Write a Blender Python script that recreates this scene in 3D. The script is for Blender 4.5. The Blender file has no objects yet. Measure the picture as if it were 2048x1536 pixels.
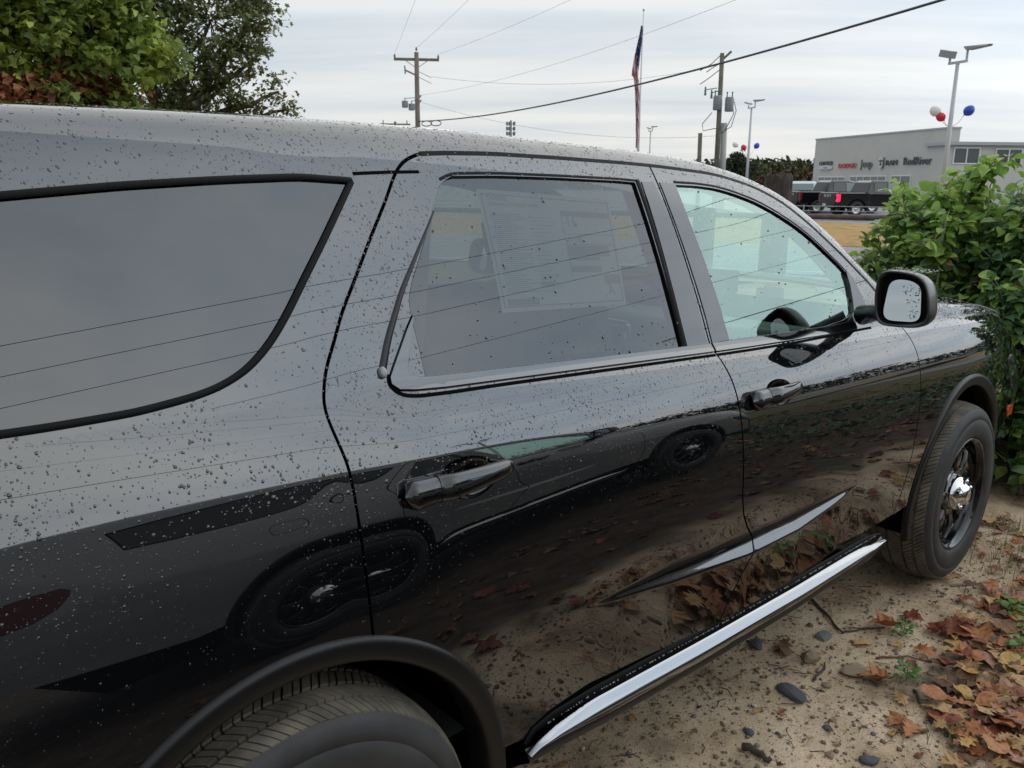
import bpy, bmesh, math, random
import numpy as np
from mathutils import Vector, Matrix, geometry
random.seed(11); rng = np.random.default_rng(11)
scn = bpy.context.scene; COL = scn.collection
# ------------------------------------------------------------------ camera, sky, sun, exposure
CAMP = Vector((-0.580, -1.114, 1.640))
cr = Vector((0.731605, -0.681701, 0.006131)); cu = Vector((0.156351, 0.176537, 0.971797)); cf = Vector((0.663557, 0.710013, -0.235740))
cam_d = bpy.data.cameras.new('camera'); cam = bpy.data.objects.new('camera', cam_d); COL.objects.link(cam)
cam.matrix_world = Matrix(((cr.x, cu.x, -cf.x, CAMP.x), (cr.y, cu.y, -cf.y, CAMP.y), (cr.z, cu.z, -cf.z, CAMP.z), (0, 0, 0, 1)))
cam_d.sensor_width = 36.0; cam_d.lens = 1680.7 / 2048 * 36.0; cam_d.clip_start = 0.02; cam_d.clip_end = 4000
cam_d.dof.use_dof = True; cam_d.dof.focus_distance = 2.0; cam_d.dof.aperture_fstop = 17.0
scn.camera = cam
SUN_EL, SUN_AZ = math.radians(40), math.radians(62)
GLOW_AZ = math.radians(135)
world = bpy.data.worlds.new('World'); scn.world = world; world.use_nodes = True
def build_world():
    nt = world.node_tree; nt.nodes.clear(); N = nt.nodes.new; L = nt.links.new
    out = N('ShaderNodeOutputWorld'); bg = N('ShaderNodeBackground'); bg.inputs['Strength'].default_value = 0.1
    L(bg.outputs[0], out.inputs[0])
    sky = N('ShaderNodeTexSky'); sky.sky_type = 'NISHITA'; sky.sun_disc = False; sky.sun_elevation = SUN_EL; sky.sun_rotation = SUN_AZ
    sky.dust_density = 3.0
    tc = N('ShaderNodeTexCoord'); sep = N('ShaderNodeSeparateXYZ'); L(tc.outputs['Generated'], sep.inputs[0])
    def m(op, a, b=None, c=None, clamp=False):
        n = N('ShaderNodeMath'); n.operation = op; n.use_clamp = clamp
        for i, v in enumerate((a, b, c)):
            if v is None: continue
            if isinstance(v, (int, float)): n.inputs[i].default_value = v
            else: L(v, n.inputs[i])
        return n.outputs[0]
    z = m('MAXIMUM', sep.outputs['Z'], 0.0)
    zz = m('ADD', z, 0.09)
    px = m('DIVIDE', sep.outputs['X'], zz); py = m('DIVIDE', sep.outputs['Y'], zz)
    # cloud sheet seen in perspective, drawn out along the streets of cloud
    a = math.radians(48)
    qx = m('ADD', m('MULTIPLY', px, math.cos(a)), m('MULTIPLY', py, -math.sin(a)))
    qy = m('ADD', m('MULTIPLY', px, math.sin(a)), m('MULTIPLY', py, math.cos(a)))
    cx = N('ShaderNodeCombineXYZ'); L(m('MULTIPLY', qx, 0.16), cx.inputs[0]); L(m('MULTIPLY', qy, 0.62), cx.inputs[1])
    n1 = N('ShaderNodeTexNoise'); n1.inputs['Scale'].default_value = 1.0; n1.inputs['Detail'].default_value = 6; n1.inputs['Roughness'].default_value = 0.52
    n1.inputs['Distortion'].default_value = 0.5; L(cx.outputs[0], n1.inputs['Vector'])
    cx2 = N('ShaderNodeCombineXYZ'); L(m('MULTIPLY', qx, 0.5), cx2.inputs[0]); L(m('MULTIPLY', qy, 1.3), cx2.inputs[1]); cx2.inputs[2].default_value = 4.2
    n2 = N('ShaderNodeTexNoise'); n2.inputs['Scale'].default_value = 1.0; n2.inputs['Detail'].default_value = 5; L(cx2.outputs[0], n2.inputs['Vector'])
    cl = m('ADD', m('MULTIPLY', n1.outputs['Fac'], 0.62), m('MULTIPLY', n2.outputs['Fac'], 0.38))
    n3 = N('ShaderNodeTexNoise'); n3.inputs['Scale'].default_value = 4.5; n3.inputs['Detail'].default_value = 5; n3.inputs['Distortion'].default_value = 0.6; L(tc.outputs['Generated'], n3.inputs['Vector'])
    cl = m('ADD', cl, m('MULTIPLY', m('MULTIPLY', m('SUBTRACT', n3.outputs['Fac'], 0.5), 0.26), m('MULTIPLY', z, 2.2, clamp=True)))
    ramp = N('ShaderNodeValToRGB'); L(cl, ramp.inputs[0]); e = ramp.color_ramp.elements
    e[0].position = 0.37; e[0].color = (4.7, 5.6, 6.7, 1); e[1].position = 0.58; e[1].color = (7.7, 8.0, 8.15, 1)
    k = e.new(0.47); k.color = (6.1, 6.75, 7.4, 1)
    # overcast sky is brighter overhead than at the horizon
    g = m('ADD', m('MULTIPLY', m('POWER', z, 1.6), 0.40), 0.97)
    # broad low glow added away from the sun to brighten the paint's reflections
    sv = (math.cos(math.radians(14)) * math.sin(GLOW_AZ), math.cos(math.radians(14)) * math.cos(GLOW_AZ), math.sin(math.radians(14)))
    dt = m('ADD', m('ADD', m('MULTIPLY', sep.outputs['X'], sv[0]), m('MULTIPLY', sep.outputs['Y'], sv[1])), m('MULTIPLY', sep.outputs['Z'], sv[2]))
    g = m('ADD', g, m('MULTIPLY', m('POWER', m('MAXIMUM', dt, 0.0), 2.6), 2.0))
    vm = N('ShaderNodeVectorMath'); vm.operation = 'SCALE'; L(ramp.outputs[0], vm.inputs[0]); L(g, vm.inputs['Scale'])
    # thin bright break just above the horizon
    hz = m('POWER', m('SUBTRACT', 1.0, m('MULTIPLY', z, 5.5, clamp=True)), 2.0)
    mixh = N('ShaderNodeMix'); mixh.data_type = 'RGBA'; L(m('MULTIPLY', hz, 0.62), mixh.inputs['Factor']); L(vm.outputs[0], mixh.inputs['A']); mixh.inputs['B'].default_value = (8.4, 8.3, 7.8, 1)
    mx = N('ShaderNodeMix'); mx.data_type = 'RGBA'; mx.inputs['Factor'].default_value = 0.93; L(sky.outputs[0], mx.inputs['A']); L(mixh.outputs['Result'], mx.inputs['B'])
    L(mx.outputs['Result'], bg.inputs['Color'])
build_world()
sun_d = bpy.data.lights.new('sun', 'SUN'); sun_d.energy = 0.8; sun_d.angle = math.radians(85); sun_d.color = (1.0, 0.96, 0.9)
sun = bpy.data.objects.new('sun', sun_d); COL.objects.link(sun)
sd = Vector((math.cos(SUN_EL) * math.sin(SUN_AZ), math.cos(SUN_EL) * math.cos(SUN_AZ), math.sin(SUN_EL)))
sun.rotation_euler = sd.to_track_quat('Z', 'Y').to_euler(); sun.location = sd * 50
vs = scn.view_settings; scn.display_settings.display_device = 'sRGB'; vs.view_transform = 'Standard'; vs.look = 'None'; vs.exposure = 0.08; vs.gamma = 1.0; vs.use_curve_mapping = False
scn.cycles.max_bounces = 10; scn.cycles.transparent_max_bounces = 16; scn.cycles.glossy_bounces = 5; scn.cycles.diffuse_bounces = 4
scn.cycles.caustics_reflective = False; scn.cycles.caustics_refractive = False
try:
    scn.cycles.use_denoising = True; scn.cycles.denoiser = 'OPENIMAGEDENOISE'
except Exception: pass

# ------------------------------------------------------------------ materials
MATS = {}
def pm(name, color, rough=0.6, metal=0.0, var=None, bump=None, spec=None, ior=None, coat=None, emit=None, trans=None, col2=None):
    """principled; var=(scale,amount[,detail]) mottles the colour (or blends to col2), bump=(scale,strength,distance)"""
    if name in MATS: return MATS[name]
    m = bpy.data.materials.new(name); m.use_nodes = True; nt = m.node_tree; b = nt.nodes['Principled BSDF']; L = nt.links.new
    b.inputs['Base Color'].default_value = (*color, 1); b.inputs['Roughness'].default_value = rough; b.inputs['Metallic'].default_value = metal
    if spec is not None: b.inputs['Specular IOR Level'].default_value = spec
    if ior is not None: b.inputs['IOR'].default_value = ior
    if coat: b.inputs['Coat Weight'].default_value = coat[0]; b.inputs['Coat Roughness'].default_value = coat[1]
    if emit: b.inputs['Emission Color'].default_value = (*emit[0], 1); b.inputs['Emission Strength'].default_value = emit[1]
    if trans is not None: b.inputs['Transmission Weight'].default_value = trans
    if var or bump:
        tc = nt.nodes.new('ShaderNodeTexCoord')
    if var:
        n = nt.nodes.new('ShaderNodeTexNoise'); n.inputs['Scale'].default_value = var[0]; n.inputs['Detail'].default_value = var[2] if len(var) > 2 else 5
        L(tc.outputs['Object'], n.inputs['Vector'])
        r = nt.nodes.new('ShaderNodeValToRGB'); L(n.outputs['Fac'], r.inputs[0]); e = r.color_ramp.elements; e[0].position = 0.3; e[1].position = 0.7
        a = var[1]; c2 = col2 or tuple(min(1, c * (1 + a)) for c in color); c1 = color if col2 else tuple(c * (1 - a) for c in color)
        e[0].color = (*c1, 1); e[1].color = (*c2, 1); L(r.outputs[0], b.inputs['Base Color'])
    if bump:
        n = nt.nodes.new('ShaderNodeTexNoise'); n.inputs['Scale'].default_value = bump[0]; n.inputs['Detail'].default_value = 4
        L(tc.outputs['Object'], n.inputs['Vector']); bp = nt.nodes.new('ShaderNodeBump'); bp.inputs['Strength'].default_value = bump[1]; bp.inputs['Distance'].default_value = bump[2]
        L(n.outputs['Fac'], bp.inputs['Height']); L(bp.outputs[0], b.inputs['Normal'])
    MATS[name] = m; return m
def glass(name, tint, f0=0.085, rc=(0.98, 0.99, 1)):
    m = bpy.data.materials.new(name); m.use_nodes = True; nt = m.node_tree; nt.nodes.clear(); N = nt.nodes.new; L = nt.links.new
    o = N('ShaderNodeOutputMaterial'); mix = N('ShaderNodeMixShader'); t = N('ShaderNodeBsdfTransparent'); g = N('ShaderNodeBsdfGlossy')
    t.inputs['Color'].default_value = (*tint, 1); g.inputs['Roughness'].default_value = 0.0; g.inputs['Color'].default_value = (*rc, 1)
    geo = N('ShaderNodeNewGeometry'); d = N('ShaderNodeVectorMath'); d.operation = 'DOT_PRODUCT'; L(geo.outputs['Normal'], d.inputs[0]); L(geo.outputs['Incoming'], d.inputs[1])
    def mm(op, a, b):
        n = N('ShaderNodeMath'); n.operation = op
        for i, v in enumerate((a, b)):
            if isinstance(v, (int, float)): n.inputs[i].default_value = v
            elif v is not None: L(v, n.inputs[i])
        return n.outputs[0]
    f = mm('ADD', mm('MULTIPLY', mm('POWER', mm('SUBTRACT', 1.0, mm('ABSOLUTE', d.outputs['Value'], None)), 5.0), 1 - f0), f0)
    L(f, mix.inputs[0]); L(t.outputs[0], mix.inputs[1]); L(g.outputs[0], mix.inputs[2]); L(mix.outputs[0], o.inputs[0]); MATS[name] = m; return m
PAINT = pm('black_gloss_paint', (0.0035, 0.0038, 0.0045), 0.012, ior=2.08)
HPAINT = pm('black_handle_paint', (0.004, 0.004, 0.0045), 0.05, ior=1.75)
FLARE = pm('matt_black_flare', (0.005, 0.0052, 0.0055), 0.4, spec=.35, bump=(900, 0.25, 0.0004))
EDGE = pm('shaded_edge_paint', (0.003, 0.003, 0.0035), 0.25, ior=1.3)  # dull dark copy of the body paint: shade put in where lips catch sky
WHITE = pm('silver_grey_gloss_paint', (0.24, 0.247, 0.255), 0.12, coat=(0.5, 0.02))
RUBBER = pm('black_rubber', (0.004, 0.004, 0.0045), 0.6, spec=0.12)
GAP = pm('dark_gap', (0.002, 0.002, 0.002), 0.9, spec=0.05)
SATIN = pm('satin_black_plastic', (0.012, 0.0125, 0.0135), 0.30, ior=1.7, bump=(900, 0.25, 0.0004))
PIANO = pm('gloss_black_trim', (0.006, 0.0062, 0.007), 0.05, ior=2.1)
TRIMP = pm('pillar_trim_film', (0.010, 0.0102, 0.0115), 0.10, ior=1.8)
CHROME = pm('chrome', (0.74, 0.75, 0.76), 0.05, 1.0)
SILLC = pm('dulled_chrome_strip', (0.31, 0.315, 0.32), 0.09, 1.0)
G_DARK = glass('privacy_glass', (0.03, 0.034, 0.034), 0.095)
G_MID = glass('privacy_glass_door', (0.25, 0.27, 0.26), 0.085)
G_CLEAR = glass('green_tint_glass', (0.74, 0.93, 0.85), 0.21, (0.78, 1.0, 0.92))
G_TWIN = glass('twin_dark_glass', (0.03, 0.034, 0.034), 0.045)
INTER = pm('dark_cabin_trim', (0.03, 0.03, 0.031), 0.75)
HEADL = pm('grey_headliner', (0.24, 0.24, 0.235), 0.9)
DASH = pm('dashboard_vinyl', (0.055, 0.058, 0.06), 0.5)
SEATM = pm('black_seat_cloth', (0.022, 0.022, 0.024), 0.85)

# ------------------------------------------------------------------ mesh helpers
def link(name, me, mat=None, parent=None, **props):
    o = bpy.data.objects.new(name, me); COL.objects.link(o)
    if mat is not None and me is not None and not me.materials: me.materials.append(mat)
    if parent is not None: o.parent = parent
    for k, v in props.items(): o[k] = v
    return o
def mesh(name, V, F, smooth=False, normals=None):
    me = bpy.data.meshes.new(name); me.from_pydata([tuple(map(float, v)) for v in V], [], [tuple(int(i) for i in f) for f in F])
    if smooth or normals is not None: me.polygons.foreach_set('use_smooth', [True] * len(me.polygons))
    if normals is not None: me.normals_split_custom_set_from_vertices([tuple(map(float, n)) for n in normals])
    me.update(); return me
def tri_mesh_np(name, V, T, smooth=True):
    """fast path for large triangle arrays"""
    V = np.asarray(V, np.float32); T = np.asarray(T, np.int32); me = bpy.data.meshes.new(name)
    me.vertices.add(len(V)); me.vertices.foreach_set('co', V.ravel()); me.loops.add(T.size); me.loops.foreach_set('vertex_index', T.ravel())
    me.polygons.add(len(T)); me.polygons.foreach_set('loop_start', np.arange(0, T.size, 3, dtype=np.int32))
    if smooth: me.polygons.foreach_set('use_smooth', np.ones(len(T), bool))
    me.update(calc_edges=True); return me
def empty(name, loc=(0, 0, 0), rz=0.0, **props):
    o = bpy.data.objects.new(name, None); COL.objects.link(o); o.location = loc; o.rotation_euler = (0, 0, rz); o.empty_display_size = 0.2
    for k, v in props.items(): o[k] = v
    return o
class MB:
    def __init__(s): s.v = []; s.f = []
    def add(s, V, F):
        b = len(s.v); s.v += [tuple(v) for v in V]; s.f += [tuple(i + b for i in f) for f in F]; return s
    def box(s, c, sz, rz=0.0, M=None):
        x, y, z = sz[0] / 2, sz[1] / 2, sz[2] / 2
        P = [(-x, -y, -z), (x, -y, -z), (x, y, -z), (-x, y, -z), (-x, -y, z), (x, -y, z), (x, y, z), (-x, y, z)]
        R = M or Matrix.Rotation(rz, 3, 'Z'); c = Vector(c)
        return s.add([R @ Vector(p) + c for p in P], [(0, 3, 2, 1), (4, 5, 6, 7), (0, 1, 5, 4), (1, 2, 6, 5), (2, 3, 7, 6), (3, 0, 4, 7)])
    def tube(s, path, r, n=8, cap=True):
        path = [Vector(p) for p in path]; rs = r if isinstance(r, (list, tuple)) else [r] * len(path); rings = []; up = Vector((0, 0, 1)); side = None
        for i, p in enumerate(path):
            t = (path[min(i + 1, len(path) - 1)] - path[max(i - 1, 0)]).normalized()
            if side is None:
                ref = up if abs(t.z) < 0.9 else Vector((1, 0, 0)); side = t.cross(ref).normalized()
            side = (side - t * side.dot(t)).normalized(); b = t.cross(side)
            rings.append([p + (side * math.cos(2 * math.pi * k / n) + b * math.sin(2 * math.pi * k / n)) * rs[i] for k in range(n)])
        V = [v for q in rings for v in q]; F = [(i * n + k, i * n + (k + 1) % n, (i + 1) * n + (k + 1) % n, (i + 1) * n + k) for i in range(len(path) - 1) for k in range(n)]
        if cap: F += [tuple(range(n))[::-1], tuple((len(path) - 1) * n + k for k in range(n))]
        return s.add(V, F)
    def build(s, name, mat, parent=None, smooth=False, bevel=None, **props):
        me = mesh(name, s.v, s.f, smooth)
        if bevel:
            bm = bmesh.new(); bm.from_mesh(me); bmesh.ops.bevel(bm, geom=bm.edges[:], offset=bevel, segments=2, affect='EDGES', clamp_overlap=True); bm.to_mesh(me); bm.free()
        return link(name, me, mat, parent, **props)
def lathe(prof, n, axis='y', closed=True, ang0=0.0):
    """prof: (r, a) along the axis"""
    V = []; F = []; m = len(prof)
    for i in range(n):
        t = 2 * math.pi * i / n + ang0
        for r, a in prof: V.append((r * math.cos(t), a, r * math.sin(t)))
    for i in range(n):
        j = (i + 1) % n
        for k in range(m - 1): F.append((i * m + k, j * m + k, j * m + k + 1, i * m + k + 1))
    return V, F
def loft(rings, closed=False):
    m = len(rings[0]); V = [v for r in rings for v in r]; F = []
    for i in range(len(rings) - 1):
        for k in range(m if closed else m - 1): F.append((i * m + k, i * m + (k + 1) % m, (i + 1) * m + (k + 1) % m, (i + 1) * m + k))
    return V, F
def text_obj(name, s, size, depth, M, mat, parent, sx=1.0, **props):
    c = bpy.data.curves.new(name, 'FONT'); c.body = s; c.size = size; c.extrude = depth; c.align_x = 'LEFT'; c.resolution_u = 2
    o = bpy.data.objects.new(name, c); COL.objects.link(o); bpy.context.view_layer.update()
    me = bpy.data.meshes.new_from_object(o.evaluated_get(bpy.context.evaluated_depsgraph_get())); bpy.data.objects.remove(o)
    me.transform(M @ Matrix.Diagonal((sx, 1, 1, 1))); me.materials.clear(); return link(name, me, mat, parent, **props)
# ------------------------------------------------------------------ shape of the vehicle's side (x along the car, w from sill to roof edge)
def sm(a,b,x):
    t=np.clip((np.asarray(x,float)-a)/(b-a),0,1); return t*t*(3-2*t)
ZR_X=[-1.3,-1.0,-.6,-.234,.03,.396,.72,.923,1.338,1.615,1.818,1.972,2.088,2.237,2.382,2.53,2.66,2.9,3.4,3.75,4.0]
ZR_Z=[1.68,1.715,1.74,1.750,1.754,1.753,1.748,1.739,1.722,1.702,1.668,1.626,1.579,1.491,1.379,1.255,1.205,1.180,1.125,1.06,.98]
def zr(x): 
    xs=np.linspace(-1.3,4.0,531); v=np.interp(xs,ZR_X,ZR_Z); k=np.hanning(21); k/=k.sum()
    vp=np.pad(v,10,mode='edge'); return np.interp(x,xs,np.convolve(vp,k,'valid'))
def zb(x): return np.minimum(1.275-.057*x, zr(x)-.03)
def cpl(x): return .12*np.clip(-.78-x,0,9)**2+.09*np.clip(x-3.0,0,9)**2
UA=[-1.0,-.85,-.6,-.5,-.36,-.26,-.2,-.15,-.10,-.05,-.012,0.]
TA=[-8,-5,1,5,9.5,12.2,13.6,15.4,17.6,20.0,21.8,22.4]
UB=[-1.0,-.75,-.6,-.5,-.43,-.32,-.22,-.17,-.13,-.10,-.05,-.012,0.]
TB=[-3,-1,-4,-4,-1,3.2,7.4,11,15,20,29,40,42]
LZ_X=[.72,.76,1.04,1.39,1.67,1.9,2.09]; LZ_Z=[.702,.697,.662,.633,.626,.640,.660]; LZ_W=[0,.004,.034,.042,.036,.02,0]
def tilt_low(x,z):
    u=z-zb(x)
    k=sm(-.75,1.15,x); kb=sm(.12,.36,x)*np.clip((u+.10)/.09,0,1)*(1-k); 
    t=(1-k)*np.interp(u,UA,TA)+k*np.interp(u,UB,TB)
    t=t+16*kb
    zl=np.interp(x,LZ_X,LZ_Z); wd=np.interp(x,LZ_X,LZ_W)
    q=(z-zl)/np.maximum(wd,.004)
    led=np.where(q<0,np.exp(-(q/.10)**2),np.exp(-(np.clip(q,0,9)/.85)**2.6))*np.clip(wd/.012,0,1)
    t=t+led*(27+13*sm(.9,1.5,x))-2*np.exp(-((z-zl-wd-.07)/.05)**2)*np.clip(wd/.03,0,1)
    return t
NL,NU=240,90
ZBOT=.40
def section(x):
    """right-side cross-section at station x: lower part (bottom->belt), upper part (belt->roof edge); arrays of (y,z)"""
    b=float(zb(x)); n=400
    zz=np.linspace(ZBOT,b,n); t=np.radians(tilt_low(x,zz))
    dy=np.tan(t)*(zz[1]-zz[0]); y=np.concatenate([[0],np.cumsum((dy[1:]+dy[:-1])/2)])
    yb=.128+float(cpl(x)); y=y-y[-1]+yb
    lo=np.stack([y,zz],1)
    H=float(zr(x))-b
    # upper: tilt vs arc length
    def up(L):
        s=np.linspace(0,L,300); w=min(.15,.55*L); v=L-s
        t0=22.4+5.0*np.clip(s/.38,0,1)
        tb=22.4+19.6*float(sm(.10,.34,x)); t0=tb+(t0-tb)*sm(0,min(.03,.3*L),s)
        tt=t0+(84-t0)*np.clip(1-v/w,0,1)**1.7
        tt=np.radians(tt); d=s[1]-s[0]
        yy=np.concatenate([[0],np.cumsum((np.sin(tt[1:])+np.sin(tt[:-1]))/2*d)])
        z2=np.concatenate([[0],np.cumsum((np.cos(tt[1:])+np.cos(tt[:-1]))/2*d)])
        return yy,z2
    a_,b_=.01,1.2
    for _ in range(30):
        m=(a_+b_)/2
        if up(m)[1][-1]<H: a_=m
        else: b_=m
    yy,z2=up(a_)
    hi=np.stack([yb+yy,b+z2],1)
    return lo,hi
def resample(c,n):
    d=np.concatenate([[0],np.cumsum(np.hypot(*np.diff(c,axis=0).T))]); q=np.linspace(0,d[-1],n)
    return np.stack([np.interp(q,d,c[:,0]),np.interp(q,d,c[:,1])],1)
X0,X1,NX=-1.32,3.95,264
def build():
    xs=np.linspace(X0,X1,NX); G=np.zeros((NX,NL+NU-1,3))
    for i,x in enumerate(xs):
        lo,hi=section(x)
        # lower sampled uniformly in z so ledge is resolved
        zq=np.linspace(lo[0,1],lo[-1,1],NL); l=np.stack([np.interp(zq,lo[:,1],lo[:,0]),zq],1)
        h=resample(hi,NU)
        c=np.concatenate([l,h[1:]]); G[i,:,0]=x; G[i,:,1:]=c
    return G
# w in [-1,0] lower, [0,1] upper
class Surf:
    def __init__(s):
        s.G=build()
        dx=np.gradient(s.G,axis=0); dw=np.gradient(s.G,axis=1)
        n=np.cross(dw,dx); n/=np.linalg.norm(n,axis=2,keepdims=True)
        n[n[...,1]>.99]*=1
        s.N=n if n[100,50,1]<0 else -n
    def uv(s,x,w):
        i=(np.asarray(x,float)-X0)/(X1-X0)*(NX-1); w=np.asarray(w,float)
        j=np.where(w<0,(w+1)*(NL-1),(NL-1)+w*(NU-1)); return np.clip(i,0,NX-1.001),np.clip(j,0,NL+NU-2.001)
    def _b(s,A,x,w):
        i,j=s.uv(x,w); a=i.astype(int); b=j.astype(int); f=(i-a)[...,None]; g=(j-b)[...,None]
        return (A[a,b]*(1-f)+A[a+1,b]*f)*(1-g)+(A[a,b+1]*(1-f)+A[a+1,b+1]*f)*g
    def P(s,x,w): return s._b(s.G,np.atleast_1d(x),np.atleast_1d(w))
    def Nn(s,x,w):
        n=s._b(s.N,np.atleast_1d(x),np.atleast_1d(w)); return n/np.linalg.norm(n,axis=-1,keepdims=True)
# ------------------------------------------------------------------ ground and roads
TDX, TDY = math.sin(math.radians(62)), math.cos(math.radians(62))     # towards the road and the far lot
PDX, PDY = TDY, -TDX                                                   # along the road
def along(t, s, z=0.0): return Vector((CAMP.x + TDX * t + PDX * s, CAMP.y + TDY * t + PDY * s, z))
def land(x, y):
    t = (x - CAMP.x) * TDX + (y - CAMP.y) * TDY
    return -1.0 * surf_sm(11, 25, t) + 0.76 * surf_sm(38.3, 44.5, t) + 0.04 * surf_sm(44.5, 60, t)
def surf_sm(a, b, x):
    u = np.clip((np.asarray(x, float) - a) / (b - a), 0, 1); return u * u * (3 - 2 * u)
def vnoise(x, y, seed):
    """value noise on a lattice"""
    r = np.random.default_rng(seed).random((64, 64)); xi = np.floor(x).astype(int); yi = np.floor(y).astype(int); fx = x - xi; fy = y - yi
    fx = fx * fx * (3 - 2 * fx); fy = fy * fy * (3 - 2 * fy); g = lambda a, b: r[a % 64, b % 64]
    return (g(xi, yi) * (1 - fx) + g(xi + 1, yi) * fx) * (1 - fy) + (g(xi, yi + 1) * (1 - fx) + g(xi + 1, yi + 1) * fx) * fy - 0.5
def near_bump(x, y):
    b = 0.045 * vnoise(x * 0.8 + 9, y * 0.8 + 9, 1) + 0.022 * vnoise(x * 3.1, y * 3.1, 2) + 0.010 * vnoise(x * 11, y * 11, 3) + 0.006 * vnoise(x * 27, y * 27, 4)
    d = np.sqrt((x - 2.2) ** 2 + (y + 0.4) ** 2); k = 1 - surf_sm(5, 9, d)
    for wx, wy in ((0, .13), (3.042, .13)): k = k * (1 - 0.85 * np.exp(-((x - wx) ** 2 + (y - wy) ** 2) / 0.08))
    return b * k
def gz(x, y): return float(land(np.array(x), np.array(y)) + near_bump(np.array(float(x)), np.array(float(y))))
def ground_material():
    m = bpy.data.materials.new('sand_and_grass_ground'); m.use_nodes = True; nt = m.node_tree; b = nt.nodes['Principled BSDF']; N = nt.nodes.new; L = nt.links.new
    b.inputs['Roughness'].default_value = 0.9; b.inputs['Specular IOR Level'].default_value = 0.25
    geo = N('ShaderNodeNewGeometry'); sep = N('ShaderNodeSeparateXYZ'); L(geo.outputs['Position'], sep.inputs[0])
    def noise(s, d=6, r=0.6):
        n = N('ShaderNodeTexNoise'); n.inputs['Scale'].default_value = s; n.inputs['Detail'].default_value = d; n.inputs['Roughness'].default_value = r; L(geo.outputs['Position'], n.inputs['Vector']); return n.outputs['Fac']
    def mth(op, a, b_=None):
        n = N('ShaderNodeMath'); n.operation = op
        for i, v in enumerate((a, b_)):
            if isinstance(v, (int, float)): n.inputs[i].default_value = v
            elif v is not None: L(v, n.inputs[i])
        return n.outputs[0]
    def rmp(v, stops):
        n = N('ShaderNodeValToRGB'); L(v, n.inputs[0]); e = n.color_ramp.elements
        while len(e) < len(stops): e.new(0.5)
        for q, (p, c) in zip(e, stops): q.position = p; q.color = (*c, 1) if not isinstance(c, float) else (c, c, c, 1)
        return n.outputs[0]
    def step(v, a, c):
        n = N('ShaderNodeMapRange'); n.inputs['From Min'].default_value = a; n.inputs['From Max'].default_value = c; n.interpolation_type = 'SMOOTHSTEP'; L(v, n.inputs['Value']); return n.outputs[0]
    def mix(f, a, c):
        n = N('ShaderNodeMix'); n.data_type = 'RGBA'
        for k, v in (('Factor', f), ('A', a), ('B', c)):
            if isinstance(v, tuple): n.inputs[k].default_value = (*v, 1)
            elif isinstance(v, float): n.inputs[k].default_value = v
            else: L(v, n.inputs[k])
        return n.outputs['Result']
    sand = rmp(noise(2.3), [(0.30, (0.18, 0.13, 0.085)), (0.45, (0.50, 0.375, 0.245)), (0.62, (0.70, 0.55, 0.385))])
    grit = rmp(noise(70, 3, 0.7), [(0.33, (0.09, 0.07, 0.055)), (0.43, (1.0, 1.0, 1.0))])
    mul = N('ShaderNodeMix'); mul.data_type = 'RGBA'; mul.blend_type = 'MULTIPLY'; mul.inputs['Factor'].default_value = 0.75; L(sand, mul.inputs['A']); L(grit, mul.inputs['B'])
    grain = rmp(noise(260, 3, 0.7), [(0.32, (0.50, 0.46, 0.42)), (0.62, (1.15, 1.15, 1.15))])
    mul2 = N('ShaderNodeMix'); mul2.data_type = 'RGBA'; mul2.blend_type = 'MULTIPLY'; mul2.inputs['Factor'].default_value = 0.8; L(mul.outputs['Result'], mul2.inputs['A']); L(grain, mul2.inputs['B'])
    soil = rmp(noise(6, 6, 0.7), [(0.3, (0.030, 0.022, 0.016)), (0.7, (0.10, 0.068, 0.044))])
    # dark soil in patches and outside the strip, deepened as shade between the cars
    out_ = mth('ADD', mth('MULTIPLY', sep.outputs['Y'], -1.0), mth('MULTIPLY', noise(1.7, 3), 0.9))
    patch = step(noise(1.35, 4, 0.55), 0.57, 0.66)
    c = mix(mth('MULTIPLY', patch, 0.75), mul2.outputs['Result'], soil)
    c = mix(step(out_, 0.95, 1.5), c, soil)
    grass = rmp(noise(0.9, 8, 0.7), [(0.32, (0.03, 0.05, 0.014)), (0.5, (0.10, 0.085, 0.03)), (0.68, (0.17, 0.115, 0.05))])
    tcoord = mth('ADD', mth('MULTIPLY', mth('SUBTRACT', sep.outputs['X'], CAMP.x), TDX), mth('MULTIPLY', mth('SUBTRACT', sep.outputs['Y'], CAMP.y), TDY))
    far_y = mth('ADD', mth('ABSOLUTE', mth('ADD', sep.outputs['Y'], -1.0)), mth('MULTIPLY', noise(0.5, 3), 2.0))
    c = mix(step(far_y, 6.5, 9.0), c, grass)
    c = mix(step(tcoord, 7.0, 9.0), c, grass)
    straw = rmp(noise(1.4, 8, 0.7), [(0.30, (0.14, 0.13, 0.035)), (0.45, (0.33, 0.20, 0.07)), (0.7, (0.42, 0.265, 0.10))])
    c = mix(step(tcoord, 37.0, 38.5), c, straw)
    lot = rmp(noise(3, 4), [(0.3, (0.20, 0.20, 0.205)), (0.7, (0.27, 0.265, 0.26))])
    c = mix(step(tcoord, 45.3, 45.7), c, lot)
    L(c, b.inputs['Base Color'])
    bp = N('ShaderNodeBump'); bp.inputs['Strength'].default_value = 0.6; bp.inputs['Distance'].default_value = 0.008; L(noise(95, 5, 0.7), bp.inputs['Height']); L(bp.outputs[0], b.inputs['Normal'])
    return m
def axis(a, b, step, far, n):
    o = np.geomspace(step * 2, far, n); return np.concatenate([(a - o)[::-1], np.arange(a, b, step), b + o])
gx = axis(-1.6, 5.4, 0.03, 1800, 70); gy = axis(-2.4, 1.4, 0.03, 1800, 70)
GX, GY = np.meshgrid(gx, gy, indexing='ij'); GZ = land(GX, GY) + near_bump(GX, GY)
nx, ny = GX.shape; idx = np.arange(nx * ny).reshape(nx, ny)
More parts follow.
